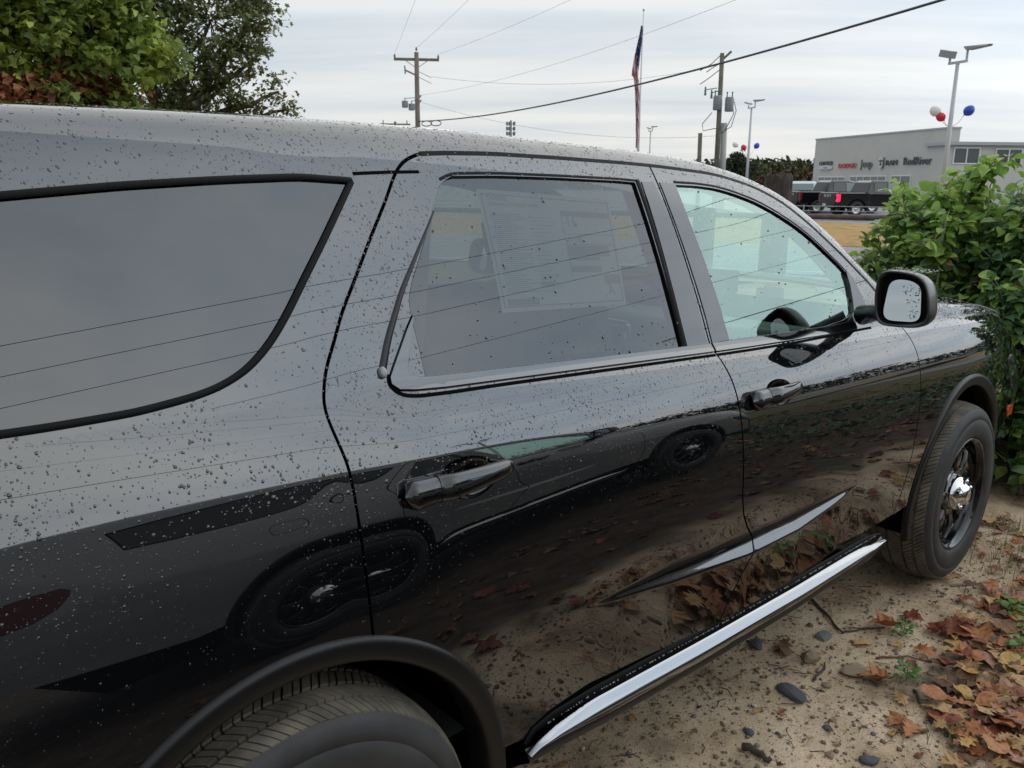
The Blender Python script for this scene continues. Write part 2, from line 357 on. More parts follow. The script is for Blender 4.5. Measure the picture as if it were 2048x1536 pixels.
q = np.stack([idx[:-1, :-1], idx[1:, :-1], idx[1:, 1:], idx[:-1, 1:]], -1).reshape(-1, 4)
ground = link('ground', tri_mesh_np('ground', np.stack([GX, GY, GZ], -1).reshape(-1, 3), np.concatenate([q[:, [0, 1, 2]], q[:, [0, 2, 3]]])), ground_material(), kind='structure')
def strip(name, t0, t1, s0, s1, z, mat, **kw):
    n = 40; V = []; F = []
    for i in range(n + 1):
        s = s0 + (s1 - s0) * i / n; V += [along(t0, s, z), along(t1, s, z)]
    F = [(2 * i, 2 * i + 2, 2 * i + 3, 2 * i + 1) for i in range(n)]
    return link(name, mesh(name, V, F), mat, **kw)
ASPH = pm('worn_road_asphalt', (0.19, 0.19, 0.195), 0.85, var=(1.2, 0.18), bump=(60, 0.4, 0.004))
YEL = pm('yellow_road_paint', (0.55, 0.30, 0.04), 0.7, var=(6, 0.2)); WHP = pm('white_road_paint', (0.62, 0.62, 0.6), 0.7, var=(6, 0.15))
road = strip('road', 25.8, 37.9, -260, 260, -0.96, ASPH, kind='structure')
for a in (34.15, 34.5): strip('yellow_centre_line', a, a + 0.14, -260, 260, -0.954, YEL, kind='structure')
for a in (26.6, 37.2): strip('white_edge_line', a, a + 0.13, -260, 260, -0.954, WHP, kind='structure')
# lane of another lot behind the parked row, mirrored in the doors
lane = mesh('path', [(-80, -19.5, .03), (120, -25, .03), (120, -21.5, .03), (-80, -16, .03)], [(0, 1, 2, 3)])
link('path', lane, pm('grey_lane', (0.2, 0.2, 0.205), 0.85, var=(1.0, 0.15)), kind='structure')
S = Surf(); WID = 1.92
def to_v(p): return (p[0], p[1] * (.85 if p[1] < 0 else .45))
def from_v(A): A = np.asarray(A, float); return A[:, 0], np.where(A[:, 1] < 0, A[:, 1] / .85, A[:, 1] / .45)
def w_of_z(x, z): b = float(zb(x)); return (z - .40) / (b - .40) - 1
def PN(A):
    x, w = from_v(A); w = np.clip(w, -1, 1); return S.P(x, w), S.Nn(x, w)
def smooth(pts, step=.008, sig=.016):
    P = np.array([to_v(p) for p in pts]); d = np.concatenate([[0], np.cumsum(np.hypot(*np.diff(P, axis=0).T))]); n = max(3, int(d[-1] / step) + 1)
    q = np.linspace(0, d[-1], n); R = np.stack([np.interp(q, d, P[:, 0]), np.interp(q, d, P[:, 1])], 1); h = d[-1] / (n - 1); k = int(3 * sig / h)
    if k < 1 or n < 5: return R
    k = min(k, n - 1); w = np.exp(-.5 * (np.arange(-k, k + 1) * h / sig) ** 2); w /= w.sum()
    E = np.concatenate([2 * R[0] - R[k:0:-1], R, 2 * R[-1] - R[-2:-k - 2:-1]])   # odd reflection keeps the ends where they are
    return np.stack([np.convolve(E[:, i], w, 'valid') for i in range(2)], 1)
def area(P): return .5 * np.sum(P[:, 0] * np.roll(P[:, 1], -1) - np.roll(P[:, 0], -1) * P[:, 1])
def clean(P, eps=.0015):
    out = [P[0]]
    for p in P[1:]:
        if np.hypot(*(p - out[-1])) > eps: out.append(p)
    if np.hypot(*(out[0] - out[-1])) < eps: out.pop()
    return np.array(out)
def inset(P, g):
    """shrink a CCW loop (grow the hole for a CW one) by g"""
    e = np.roll(P, -1, 0) - P; e /= np.maximum(np.linalg.norm(e, axis=1, keepdims=True), 1e-9); n = np.stack([-e[:, 1], e[:, 0]], 1)
    m = n + np.roll(n, 1, 0); l = np.linalg.norm(m, axis=1, keepdims=True); m = m / np.maximum(l, .3); return P + m * g / np.maximum(l / 2, .6) * 1.0
def pip(Q, P):
    x, y = Q[:, 0], Q[:, 1]; r = np.zeros(len(Q), bool); x0, y0 = P[:, 0], P[:, 1]; x1, y1 = np.roll(x0, -1), np.roll(y0, -1)
    for a, b, c, d in zip(x0, y0, x1, y1):
        if b == d: continue
        k = (b > y) != (d > y); r ^= k & (x < (c - a) * (y - b) / (d - b) + a)
    return r
def pdist(Q, P):
    r = np.full(len(Q), 9.); P2 = np.roll(P, -1, 0)
    for a, b in zip(P, P2):
        ab = b - a; t = np.clip(((Q - a) @ ab) / max(ab @ ab, 1e-12), 0, 1); r = np.minimum(r, np.hypot(*(Q - a - t[:, None] * ab).T))
    return r
def side_patch(loop, holes=(), off=0.0, lip=True, gap=.0034, dx=.03, dv=.0075, hole_gap=0.0):
    """triangulated piece of the body side following the surface; off > 0 stands proud. Returns verts, faces, normals"""
    P = clean(np.asarray(loop)); P = P if area(P) > 0 else P[::-1]
    if gap: P = inset(P, gap)
    H = []
    for h in holes:
        h = clean(np.asarray(h)); h = h[::-1] if area(h) > 0 else h; H.append(h)
    lo, hi = P.min(0), P.max(0); xs = np.arange(lo[0], hi[0], dx); vsq = np.arange(lo[1], hi[1], dv)
    Q = np.stack(np.meshgrid(xs, vsq, indexing='ij'), -1).reshape(-1, 2); Q[:, 0] += .4 * dx * ((np.arange(len(Q)) % 2) - .5)
    if lo[1] < -.5 and hi[0] > .75 and lo[0] < 2.05:          # rows that follow the lower crease
        ex = []
        for x in np.arange(.70, 2.12, .012):
            zl = np.interp(x, LZ_X, LZ_Z); wd = np.interp(x, LZ_X, LZ_W)
            for o in (-.010, -.006, -.003, -.0012, .0, .0015, .20 * wd, .45 * wd, .70 * wd, .9 * wd, 1.1 * wd, 1.35 * wd): ex.append((x, w_of_z(x, zl + o) * .85))
        ex = np.array(ex); bz = np.interp(Q[:, 0], LZ_X, LZ_Z); bw = np.interp(Q[:, 0], LZ_X, LZ_W); zb_ = zb(Q[:, 0]); vl = ((bz - .011 - .40) / (zb_ - .40) - 1) * .85; vh = ((bz + 1.4 * bw - .40) / (zb_ - .40) - 1) * .85
        Q = np.concatenate([Q[~((Q[:, 1] > vl) & (Q[:, 1] < vh) & (Q[:, 0] > .7) & (Q[:, 0] < 2.11))], ex])
    k = pip(Q, P); Q = Q[k]; Q = Q[pdist(Q, P) > .005]
    for h in H:
        if len(Q): Q = Q[~pip(Q, h)]; Q = Q[pdist(Q, h) > .005]
    loops = [P] + H; pts = list(P); edges = []; b = 0
    for l in loops:
        if l is not P: pts += list(l)
        n = len(l); edges += [(b + i, b + (i + 1) % n) for i in range(n)]; b += n
    pts = np.array(pts + list(Q)) if len(Q) else np.array(pts)
    vo, eo, fo, ov, oe, of = geometry.delaunay_2d_cdt([Vector(p) for p in pts], edges, [], 0, 1e-6)
    U = np.array([(v.x, v.y) for v in vo]); T = np.array([tuple(f) for f in fo]); cen = U[T].mean(1); keep = pip(cen, P)
    for h in H: keep &= ~pip(cen, h)
    T = T[keep]; X, Nr = PN(U); V = list(X + Nr * off); NN = list(Nr); F = [tuple(t) for t in T]; NLIP[0] = len(F)
    if lip:
        for l in loops:
            X, Nr = PN(l); X = X + Nr * off; t = np.roll(X, -1, 0) - np.roll(X, 1, 0); t /= np.maximum(np.linalg.norm(t, axis=1, keepdims=True), 1e-9); B = np.cross(t, Nr)
            n = len(l); b = len(V); V += list(X); NN += list(Nr)
            for o1, o2, nn in ((.0004, .0002, Nr * .8 + B * .6), (.0008, .0010, Nr * .3 + B), (.0009, .0030, B), (.0009, .011, B)):
                V += list(X + B * o1 - Nr * o2); NN += list(nn / np.linalg.norm(nn, axis=1, keepdims=True))
            for r in range(4):
                for i in range(n): j = (i + 1) % n; F.append((b + r * n + i, b + r * n + n + i, b + r * n + n + j, b + r * n + j))
    return np.array(V), F, np.array(NN)
NLIP = [0]
def orient(V, F, NN):
    out = []
    for f in F:
        a, b, c = V[f[0]], V[f[1]], V[f[2]]; n = np.cross(b - a, c - a); out.append(f if n @ NN[f[0]] >= 0 else f[::-1])
    return out
def both_sides(name, V, F, NN, mat, parents, **kw):
    F = orient(V, F, NN); res = []
    for k, par in enumerate(parents):
        if par is None: continue
        v, n, f = V, NN, F
        if k: v = V * [1, -1, 1] + [0, WID, 0]; n = NN * [1, -1, 1]; f = [q[::-1] for q in F]
        o = link(name, mesh(name, v, f, normals=n), mat, par, **kw); res.append(o)
        if mat in (PAINT, TRIMP, PIANO) and 0 < NLIP[0] < len(f): o.data.materials.append(EDGE); mi = np.zeros(len(f), np.int32); mi[NLIP[0]:] = 1; o.data.polygons.foreach_set('material_index', mi)
    return res
def ribbon(path, width, off, closed=False, h=0.0, sec=3):
    """band along a path on the side: sec points across, crowned by h"""
    P = np.asarray(path); X, Nr = PN(P)
    if closed: t = np.roll(X, -1, 0) - np.roll(X, 1, 0)
    else: t = np.gradient(X, axis=0)
    t /= np.maximum(np.linalg.norm(t, axis=1, keepdims=True), 1e-9); B = np.cross(t, Nr); V = []; NN = []; F = []; n = len(P); wd = np.broadcast_to(np.asarray(width, float), (n,))[:, None]
    for k in range(sec):
        u = 2 * k / (sec - 1) - 1; V += list(X + B * wd / 2 * u + Nr * (off + h * (1 - u * u))); q = Nr + B * u * (0.9 if h else 0); NN += list(q / np.linalg.norm(q, axis=1, keepdims=True))
    for k in range(sec - 1):
        for i in range(n if closed else n - 1): j = (i + 1) % n; F.append((k * n + i, k * n + j, k * n + n + j, k * n + n + i))
    NLIP[0] = 0; return np.array(V), F, np.array(NN)
# outlines on the side, measured in (x, w)
QG = [(-.78, .06), (-.60, .03), (-.347, .023), (-.275, .027), (-.169, .037), (-.077, .061), (-.034, .08), (.018, .121), (.067, .189), (.112, .273), (.163, .379), (.227, .506), (.326, .706)]
QG_T = [(.326, .712), (.214, .719), (.062, .702), (-.11, .679), (-.278, .648), (-.55, .60), (-.80, .55)]
D_REAR = [(.519, .823), (.491, .808), (.465, .787), (.444, .756), (.426, .72), (.396, .649), (.354, .562), (.318, .485), (.264, .364), (.221, .271), (.188, .178), (.156, .094), (.142, .03), (.134, -.007), (.134, -.03), (.142, -.078), (.150, -.114), (.152, -.168), (.152, -.245), (.153, -.328), (.154, -.415), (.155, -.49)]
D_TOP = [(.519, .823), (.588, .833), (.747, .845), (.951, .856), (1.183, .863), (1.315, .864)]
F_TOP = [(1.315, .864), (1.441, .866), (1.585, .867), (1.686, .868), (1.786, .862), (1.885, .85), (1.98, .822), (2.065, .775), (2.135, .735), (2.254, .655), (2.366, .56), (2.43, .45)]
B_CUT = [(1.315, .864), (1.316, .803), (1.32, .722), (1.323, .585), (1.322, .457), (1.321, .358), (1.320, .253), (1.319, .183), (1.315, .043), (1.319, -.004), (1.327, -.035), (1.338, -.092), (1.344, -.162), (1.348, -.241), (1.350, -.341), (1.353, -.493), (1.367, -.56), (1.399, -.622), (1.432, -.668), (1.415, -.705), (1.372, -.764), (1.317, -.855), (1.273, -.935)]
F_CUT = [(2.43, .45), (2.467, .25), (2.508, .04), (2.525, -.03), (2.540, -.094), (2.545, -.16), (2.539, -.311), (2.527, -.433), (2.512, -.546), (2.498, -.726), (2.470, -.854), (2.43, -.935)]
RG_TOP = [(.585, .742), (.722, .752), (.921, .763), (1.148, .770), (1.215, .769)]; RG_R = [(1.219, .766), (1.217, .646), (1.214, .541), (1.210, .426), (1.205, .282), (1.197, .039)]
RG_B = [(1.197, .036), (.852, .034), (.586, .036), (.366, .039)]; RG_L = [(.366, .039), (.367, .062), (.369, .147), (.370, .215), (.374, .288), (.391, .346), (.439, .457), (.491, .581), (.527, .668), (.550, .715), (.585, .742)]
FG_TOP = [(1.397, .775), (1.5, .783), (1.597, .782), (1.694, .774), (1.792, .757), (1.893, .728), (1.985, .69), (2.05, .656), (2.104, .616), (2.2, .535), (2.232, .49)]; FG_R = [(2.232, .485), (2.225, .40), (2.205, .25), (2.192, .17)]
FG_B = [(2.185, .155), (2.155, .12), (2.10, .092), (1.973, .06), (1.663, .046), (1.409, .041)]; FG_L = [(1.409, .041), (1.411, .189), (1.411, .265), (1.408, .404), (1.403, .542), (1.400, .655), (1.397, .775)]
CUP_R = [(.332, -.172), (.353, -.153), (.397, -.145), (.439, -.152), (.468, -.172), (.478, -.198), (.455, -.228), (.412, -.245), (.369, -.240), (.341, -.215)]
CUP_F = [(1.485, -.145), (1.51, -.122), (1.555, -.114), (1.60, -.121), (1.63, -.141), (1.64, -.167), (1.617, -.197), (1.574, -.214), (1.531, -.209), (1.50, -.184)]
def arch(cx, r, cz, a0, a1, n=40): return [(cx + r * math.cos(a), w_of_z(cx + r * math.cos(a), cz + r * math.sin(a))) for a in np.linspace(a0, a1, n)]
def V_(pts): return np.array([to_v(p) for p in pts])
def closed_smooth(pts, step=.006, sig=.012): 
    q = smooth(pts + pts[:3], step, sig); P = np.array([to_v(p) for p in pts]); return clean(smooth_loop(P, step, sig))
def smooth_loop(P, step, sig):
    Q = np.concatenate([P, P[:1]]); d = np.concatenate([[0], np.cumsum(np.hypot(*np.diff(Q, axis=0).T))]); n = int(d[-1] / step); q = np.linspace(0, d[-1], n, endpoint=False)
    R = np.stack([np.interp(q, d, Q[:, 0]), np.interp(q, d, Q[:, 1])], 1); h = d[-1] / n; k = int(3 * sig / h); w = np.exp(-.5 * (np.arange(-k, k + 1) * h / sig) ** 2); w /= w.sum()
    E = np.concatenate([R[-k:], R, R[:k]]); return np.stack([np.convolve(E[:, i], w, 'valid') for i in range(2)], 1)
cat = np.concatenate
L_drear = smooth(D_REAR); L_dtop = smooth(D_TOP); L_ftop = smooth(F_TOP); L_bcut = smooth(B_CUT, .006, .010); L_fcut = smooth(F_CUT)
L_qglass = cat([smooth(QG, .008, .02), smooth(QG_T)]); L_rglass = cat([smooth(RG_TOP), smooth(RG_R), smooth(RG_B), smooth(RG_L, .006, .010)]); L_fglass = cat([smooth(FG_TOP), smooth(FG_R), smooth(FG_B, .006, .012), smooth(FG_L)])
L_cupr = closed_smooth(CUP_R); L_cupf = closed_smooth(CUP_F)
ACZ = .405; AR = .462
a_door = math.acos(.155 / AR)
suv = empty('parked_suv', (0, 0, 0), label='black rain-beaded SUV filling the foreground, window sticker in its rear door', category='car', group='twin SUVs parked side by side')
# --- painted side: quarter panel, roof rail and windscreen pillar in one pressing
tail = [(-1.29, .98), (-1.31, .5), (-1.315, 0.0), (-1.315, -.5), (-1.30, -.80)]
q_loop = cat([V_(tail), V_([(-.6, w_of_z(-.6, .46))]), V_(arch(0, AR, ACZ, math.pi - .13, a_door)), L_drear[::-1], L_dtop, L_ftop, smooth(F_CUT[:2]), V_([(2.50, .45), (2.60, .80), (2.635, 1.0)]), V_([(x, 1.0) for x in np.arange(2.6, -1.27, -.03)])])
V, F, NN = side_patch(q_loop, [L_qglass], gap=.0030, dx=.022, dv=.0055); both_sides('quarter_panel', V, F, NN, PAINT, (suv, suv))
# --- doors
rd_loop = cat([L_drear, V_(arch(0, AR, ACZ, a_door, .13))[1:], V_([(.56, w_of_z(.56, .447)), (.9, w_of_z(.9, .452))]), L_bcut[::-1], L_dtop[::-1]])
V, F, NN = side_patch(rd_loop, [L_rglass, L_cupr]); rdoors = both_sides('rear_door', V, F, NN, PAINT, (suv, suv))
fd_loop = cat([L_bcut, V_([(1.6, w_of_z(1.6, .450)), (2.1, w_of_z(2.1, .445))]), L_fcut[::-1], L_ftop[::-1]])
V, F, NN = side_patch(fd_loop, [L_fglass, L_cupf]); fdoors = both_sides('front_door', V, F, NN, PAINT, (suv, suv))
a2 = math.acos(max(-1, (2.52 - 3.042) / AR)) if abs(2.52 - 3.042) < AR else math.pi - .13
fe_loop = cat([V_([(2.44, w_of_z(2.44, .445)), (2.57, w_of_z(2.57, .45))]), V_(arch(3.042, AR, ACZ, math.pi - .13, .13)), V_([(3.55, w_of_z(3.55, .45)), (3.90, w_of_z(3.90, .45)), (3.93, -.3), (3.93, .9), (3.93, 1.0)]), V_([(x, 1.0) for x in np.arange(3.9, 2.64, -.03)]), V_([(2.60, .80), (2.50, .45)]), smooth(F_CUT[1:])])
V, F, NN = side_patch(fe_loop); both_sides('front_fender', V, F, NN, PAINT, (suv, suv))
# --- dark gaps behind the cuts
for nm, pth in (('door_gap', L_drear), ('door_gap', cat([L_dtop, L_ftop])), ('door_gap', L_bcut), ('door_gap', L_fcut)):
    V, F, NN = ribbon(pth, .03, -.0085); both_sides(nm, V, F, NN, GAP, (suv, suv))
for pth, dr in ((L_dtop, rdoors), (L_ftop, fdoors)):
    V, F, NN = ribbon(pth, .0115, .0004); both_sides('door_seal', V, F, NN, RUBBER, dr)
# --- cups behind the handles, handles
def cup(loop, par):
    X, Nr = PN(loop); c = X.mean(0); nm = Nr.mean(0); nm /= np.linalg.norm(nm); V = []; NN = []; n = len(loop); rings = 9
    for k in range(rings):
        u = k / (rings - 1); s = math.cos(u * math.pi / 2) if k < rings - 1 else 0.0; d = .030 * math.sin(u * math.pi / 2)
        pp = c + (X - c) * s - nm * (d + .004 * (k == 0)); V += list(pp); q = nm * (.25 + u) - (X - c) / np.linalg.norm(X - c, axis=1, keepdims=True) * (1 - u); NN += list(q / np.linalg.norm(q, axis=1, keepdims=True))
    F = [(k * n + i, k * n + n + i, k * n + n + (i + 1) % n, k * n + (i + 1) % n) for k in range(rings - 1) for i in range(n)]
    both_sides('handle_cup', np.array(V), F, np.array(NN), HPAINT, par)
def handle(x0, x1, w0, w1, par):
    n = 34; xs = np.linspace(x0, x1, n); ws = np.linspace(w0, w1, n); X = S.P(xs, ws); Nr = S.Nn(xs, ws); t = np.array([1, 0, 0.]); V = []; m = 16
    for i in range(n):
        u = i / (n - 1); bl = float(sm(.22, .36, u)); d = .013 * (1 - bl) + bl * (.012 + .022 * math.sin(math.pi * min(1, .12 + u * .88)) ** .7); e = min(1, (u / .045) ** .5 if u < .045 else 1, ((1 - u) / .10) ** .5 if u > .9 else 1); e = max(e, .05)
        hh = (.0285 - .013 * u) * e; tt = (.021 * (1 - bl) + bl * (.0145 - .004 * u)) * e; up = np.cross(Nr[i], t); up /= np.linalg.norm(up); up = up if up[2] > 0 else -up
        for k in range(m):
            a = 2 * math.pi * k / m; ca, sa = math.cos(a), math.sin(a); ca = math.copysign(abs(ca) ** .75, ca); sa = math.copysign(abs(sa) ** .75, sa); V.append(X[i] + Nr[i] * (d + tt * ca) + up * hh * sa)
    F = [(i * m + k, i * m + (k + 1) % m, (i + 1) * m + (k + 1) % m, (i + 1) * m + k) for i in range(n - 1) for k in range(m)] + [tuple(range(m)), tuple((n - 1) * m + k for k in range(m))[::-1]]
    # escutcheon at the rear end that carries the bar
    V = np.array(V); cx = V.mean(0)
    for k, p_ in enumerate(par):
        v = V if not k else V * [1, -1, 1] + [0, WID, 0]; f = F if k else [q[::-1] for q in F]
        hd = link('door_handle', mesh('door_handle', v, f, True), HPAINT, p_)
        for uu in (.26,):
            i = int(uu * (n - 1)); ring = [V[i * m + j] for j in range(m)]; c = np.mean(ring, 0); r1 = [c + (q - c) * 1.025 for q in ring]; r2 = [q + np.array([.0035, 0, 0]) for q in r1]
            vv, ff = loft([r1, r2], True); vv = np.array(vv); vv = vv if not k else vv * [1, -1, 1] + [0, WID, 0]; link('handle_joint', mesh('handle_joint', vv, ff, True), GAP, hd)
cup(L_cupr, rdoors); cup(L_cupf, fdoors); handle(.243, .506, -.203, -.186, rdoors); handle(1.395, 1.662, -.172, -.155, fdoors)
# --- side glass
V, F, NN = side_patch(L_qglass, off=-.004, lip=False, gap=0); both_sides('quarter_window', V, F, NN, G_DARK, (suv, suv))
V, F, NN = ribbon(L_qglass, .0125, .0005, True, .0035, 5); both_sides('window_seal', V, F, NN, RUBBER, (suv, suv))
V, F, NN = side_patch(L_rglass, off=-.007, lip=False, gap=-.004); both_sides('door_window', V, F, NN, G_MID, rdoors)
V, F, NN = side_patch(L_fglass, off=-.007, lip=False, gap=-.004); both_sides('door_window', V, F, NN, G_CLEAR, fdoors)
def seal(path, w, doors, off=-.002, h=.003):
    V, F, NN = ribbon(path, w, off, False, h, 5); both_sides('window_seal', V, F, NN, RUBBER, doors)
seal(smooth([(.548, .726), (.585, .752), (.722, .762), (.921, .772), (1.148, .779), (1.228, .777)]), np.linspace(.006, .014, 1)[0] + .007, rdoors)
seal(smooth([(1.231, .782), (1.231, .646), (1.227, .541), (1.222, .426), (1.215, .282), (1.206, .03)]), .026, rdoors, -.001, .003)
seal(smooth([(1.395, .788), (1.5, .795), (1.597, .794), (1.694, .786), (1.792, .769), (1.893, .741), (1.985, .703), (2.05, .669), (2.104, .63), (2.2, .548), (2.25, .49)]), .014, fdoors)
V, F, NN = side_patch(V_([(2.225, .50), (2.262, .47), (2.285, .30), (2.30, .06), (2.20, .055), (2.10, .055), (2.155, .115), (2.188, .16), (2.205, .25), (2.222, .39)]), off=.004, gap=0); both_sides('mirror_sail', V, F, NN, SATIN, fdoors)
V, F, NN = ribbon(smooth(RG_L[:8] + [(.46, .51)], .006, .01), .0035, -.001, False, .001, 3); both_sides('window_seal', V, F, NN, RUBBER, rdoors)
# --- pillar films, belt trims, drain channel
BP_R = [(1.246, .772), (1.300, .775), (1.309, .686), (1.312, .55), (1.312, .422), (1.311, .324), (1.309, .22), (1.304, .036), (1.212, .036), (1.222, .259), (1.231, .425), (1.238, .545), (1.244, .672)]
BP_F = [(1.327, .776), (1.397, .778), (1.400, .655), (1.403, .542), (1.408, .404), (1.411, .265), (1.411, .189), (1.409, .041), (1.327, .038), (1.332, .182), (1.333, .275), (1.333, .381), (1.333, .48), (1.332, .61), (1.329, .742)]
V, F, NN = side_patch(V_(BP_R), off=.0022, gap=0); both_sides('pillar_trim', V, F, NN, TRIMP, rdoors)
V, F, NN = side_patch(V_(BP_F), off=.0022, gap=0); both_sides('pillar_trim', V, F, NN, TRIMP, fdoors)
BT_R = [(.375, .245), (.352, .20), (.325, .14), (.300, .085), (.285, .05), (.284, .028), (.297, .006), (.335, -.001), (.403, -.003), (.571, -.003), (.853, -.003), (1.161, -.003), (1.313, -.003), (1.313, .034), (1.206, .034), (.852, .033), (.586, .034), (.39, .037), (.350, .040), (.330, .052), (.328, .075), (.340, .115), (.355, .165)]
BT_F = [(1.322, -.003), (1.5, -.002), (1.717, .001), (2.046, .012), (2.28, .035), (2.30, .055), (2.12, .080), (1.973, .055), (1.663, .042), (1.409, .036), (1.322, .036)]
for q, dr in ((BT_R, rdoors), (BT_F, fdoors)):
    V, F, NN = side_patch(V_(q), off=.005, gap=0, dv=.006, dx=.02); both_sides('belt_trim', V, F, NN, PIANO, dr)
V, F, NN = ribbon(smooth([(.286, .060), (.279, .035), (.287, .004), (.305, -.008), (.335, -.012), (.403, -.013), (.571, -.012), (.853, -.012), (1.161, -.012), (1.314, -.012)], .006, .006), .0075, .0012); both_sides('trim_shadow_gap', V, F, NN, GAP, rdoors)
V, F, NN = ribbon(smooth([(1.322, -.012), (1.5, -.011), (1.717, -.008), (2.046, .003), (2.28, .025)]), .0075, .0012); both_sides('trim_shadow_gap', V, F, NN, GAP, fdoors)
chp = smooth([(.505, .605), (.437, .470), (.367, .330), (.303, .170), (.276, .082)]); V, F, NN = ribbon(chp, np.linspace(.004, .017, len(chp)), .0002, False, .0018, 7); both_sides('drain_channel', V, F, NN, pm('dull_black_channel', (.006, .006, .007), .3, ior=1.4), rdoors)
for k, d in enumerate(rdoors):
    x, n = S.P(.272, .068)[0], S.Nn(.272, .068)[0]; vv, ff = lathe([(0.0001, -.008), (.006, -.008), (.0075, -.006), (.0075, .004)], 12); M = Vector(n).to_track_quat('-Y', 'Z').to_matrix()
    v = np.array([M @ Vector((a[0], a[1], a[2] * 1.5)) for a in vv]) + x; v = v if not k else v * [1, -1, 1] + [0, WID, 0]; link('clear_cap', mesh('clear_cap', v, ff, True), pm('clear_plastic', (.22, .23, .24), .15), d)
# --- drip groove along the quarter window head
V, F, NN = ribbon(smooth([(.335, .735), (.42, .745), (.50, .752)]), .007, .0006); both_sides('roof_groove', V, F, NN, GAP, (suv, suv))
# --- roof, windscreen, bonnet, ends: lofted across from the side edges
def across(name, xs, w, crown, mat, n=28, fwd=0.0, smooth_=True, nn=None):
    rings = []
    for x in xs:
        a = S.P(float(x), w)[0]; r = []
        for k in range(n + 1):
            u = 2 * k / n - 1; c = 1 - u * u; r.append((a[0] + fwd * c, WID / 2 + (WID / 2 - a[1]) * u, a[2] + crown * c))
        rings.append(r)
    V, F = loft(rings); return link(name, mesh(name, V, F, smooth_), mat, suv)
across('roof', np.arange(-1.30, 1.47, .04), 1.0, .030, PAINT)
across('windscreen', np.linspace(1.47, 2.63, 26), 1.0, .030, G_CLEAR, fwd=.10)
across('bonnet', np.linspace(2.70, 3.93, 30), 1.0, .055, PAINT)
across('cowl', np.linspace(2.60, 2.72, 5), 1.0, .02, SATIN, fwd=.06)
def endcap(name, x, out, mat, zlo, zhi, n=18):
    rings = []
    for k in range(9):
        t = k / 8; z = zlo + (zhi - zlo) * t; w = max(-1, min(1, w_of_z(x, z) if z < float(zb(x)) else (z - float(zb(x))) / (float(zr(x)) - float(zb(x))))); a = S.P(x, w)[0]; r = []
        for j in range(n + 1):
            u = 2 * j / n - 1; r.append((a[0] + out * (1 - abs(u) ** 3.5) * (1 - .45 * t ** 3), WID / 2 + (WID / 2 - a[1]) * u, z))
        rings.append(r)
    V, F = loft(rings); return link(name, mesh(name, V, F, True), mat, suv)
endcap('tailgate', -1.315, -.08, PAINT, .62, float(zr(-1.31))); endcap('rear_bumper', -1.315, -.12, PAINT, .40, .66); endcap('front_bumper', 3.93, .12, PAINT, .34, .78); endcap('grille', 3.93, .09, SATIN, .78, .97)
for sgn, par in ((0, suv), (1, suv)):
    for nm, loop, col in (('tail_light', [(-1.31, -.40), (-1.16, -.375), (-1.08, -.33), (-1.03, -.26), (-1.02, -.215), (-1.05, -.18), (-1.16, -.18), (-1.31, -.20)], pm('red_lamp_lens', (.09, .004, .006), .08, ior=1.5)), ('headlight', [(3.92, -.55), (3.74, -.52), (3.60, -.30), (3.72, -.25), (3.92, -.30)], pm('smoked_lamp_lens', (.03, .031, .033), .05, ior=1.8)), ('side_marker', [(3.70, -.72), (3.82, -.72), (3.82, -.64), (3.70, -.64)], pm('amber_lens', (.55, .10, .015), .12))):
        V, F, NN = side_patch(V_(loop), off=.004, gap=0); both_sides(nm, V, F, NN, col, (suv, None) if sgn == 0 else (None, suv))
# --- sill: chrome strip over a dark rocker
def sill(side):
    xs = np.linspace(.535, 2.31, 60); tx = [.53, .55, .628, .762, 1.26, 1.697, 2.18, 2.302, 2.32]; tz = [.432, .461, .476, .477, .455, .440, .431, .415, .40]; bx = [.52, .597, .767, 1.175, 1.712, 2.217, 2.305, 2.32]; bz = [.412, .405, .391, .368, .355, .361, .382, .39]
    R = []; R2 = []; R3 = []
    for x in xs:
        t, b = np.interp(x, tx, tz), np.interp(x, bx, bz); h = t - b; e = min(1, (x - .533) / .26, (2.315 - x) / .25); e = max(e, .02) ** .6; g = h * .26 * e
        top_, bot_ = t - .23 * h, b + .07 * h; mid = (top_ + bot_) / 2; hh = (top_ - bot_) / 2 * (.12 + .88 * e)
        pr_ = [(.022, 0.0), (.0175, .03), (.0105, .13), (.0025, .24), (-.0030, .33), (-.0060, .40), (-.0072, .46), (-.0072, .53), (-.005, .67), (-.001, .82), (.006, .94), (.022, 1.0)]
        R.append([(x, .012 + d * (.3 + .7 * e), mid + hh - 2 * hh * q) for d, q in pr_])
        R2.append([(x, .034, t + .006), (x, .026, t), (x, .030, t - g * .5), (x, .028, t - g), (x, .040, t - g - .004)])
        R3.append([(x, .030, b + .02), (x, .014, b - .002), (x, .018, b - .009), (x, .045, b - .028), (x, .08, b - .06), (x, .2, b - .085)])
    for nm, rr, mt in (('chrome_sill_strip', R, SILLC), ('sill_groove', R2, RUBBER), ('rocker', R3, SATIN)):
        V, F = loft(rr); V = np.array(V)
        if side: V = V * [1, -1, 1] + [0, WID, 0]
        link(nm, mesh(nm, V, F if side else [f[::-1] for f in F], True), mt, suv)
for s_ in (0, 1): sill(s_)
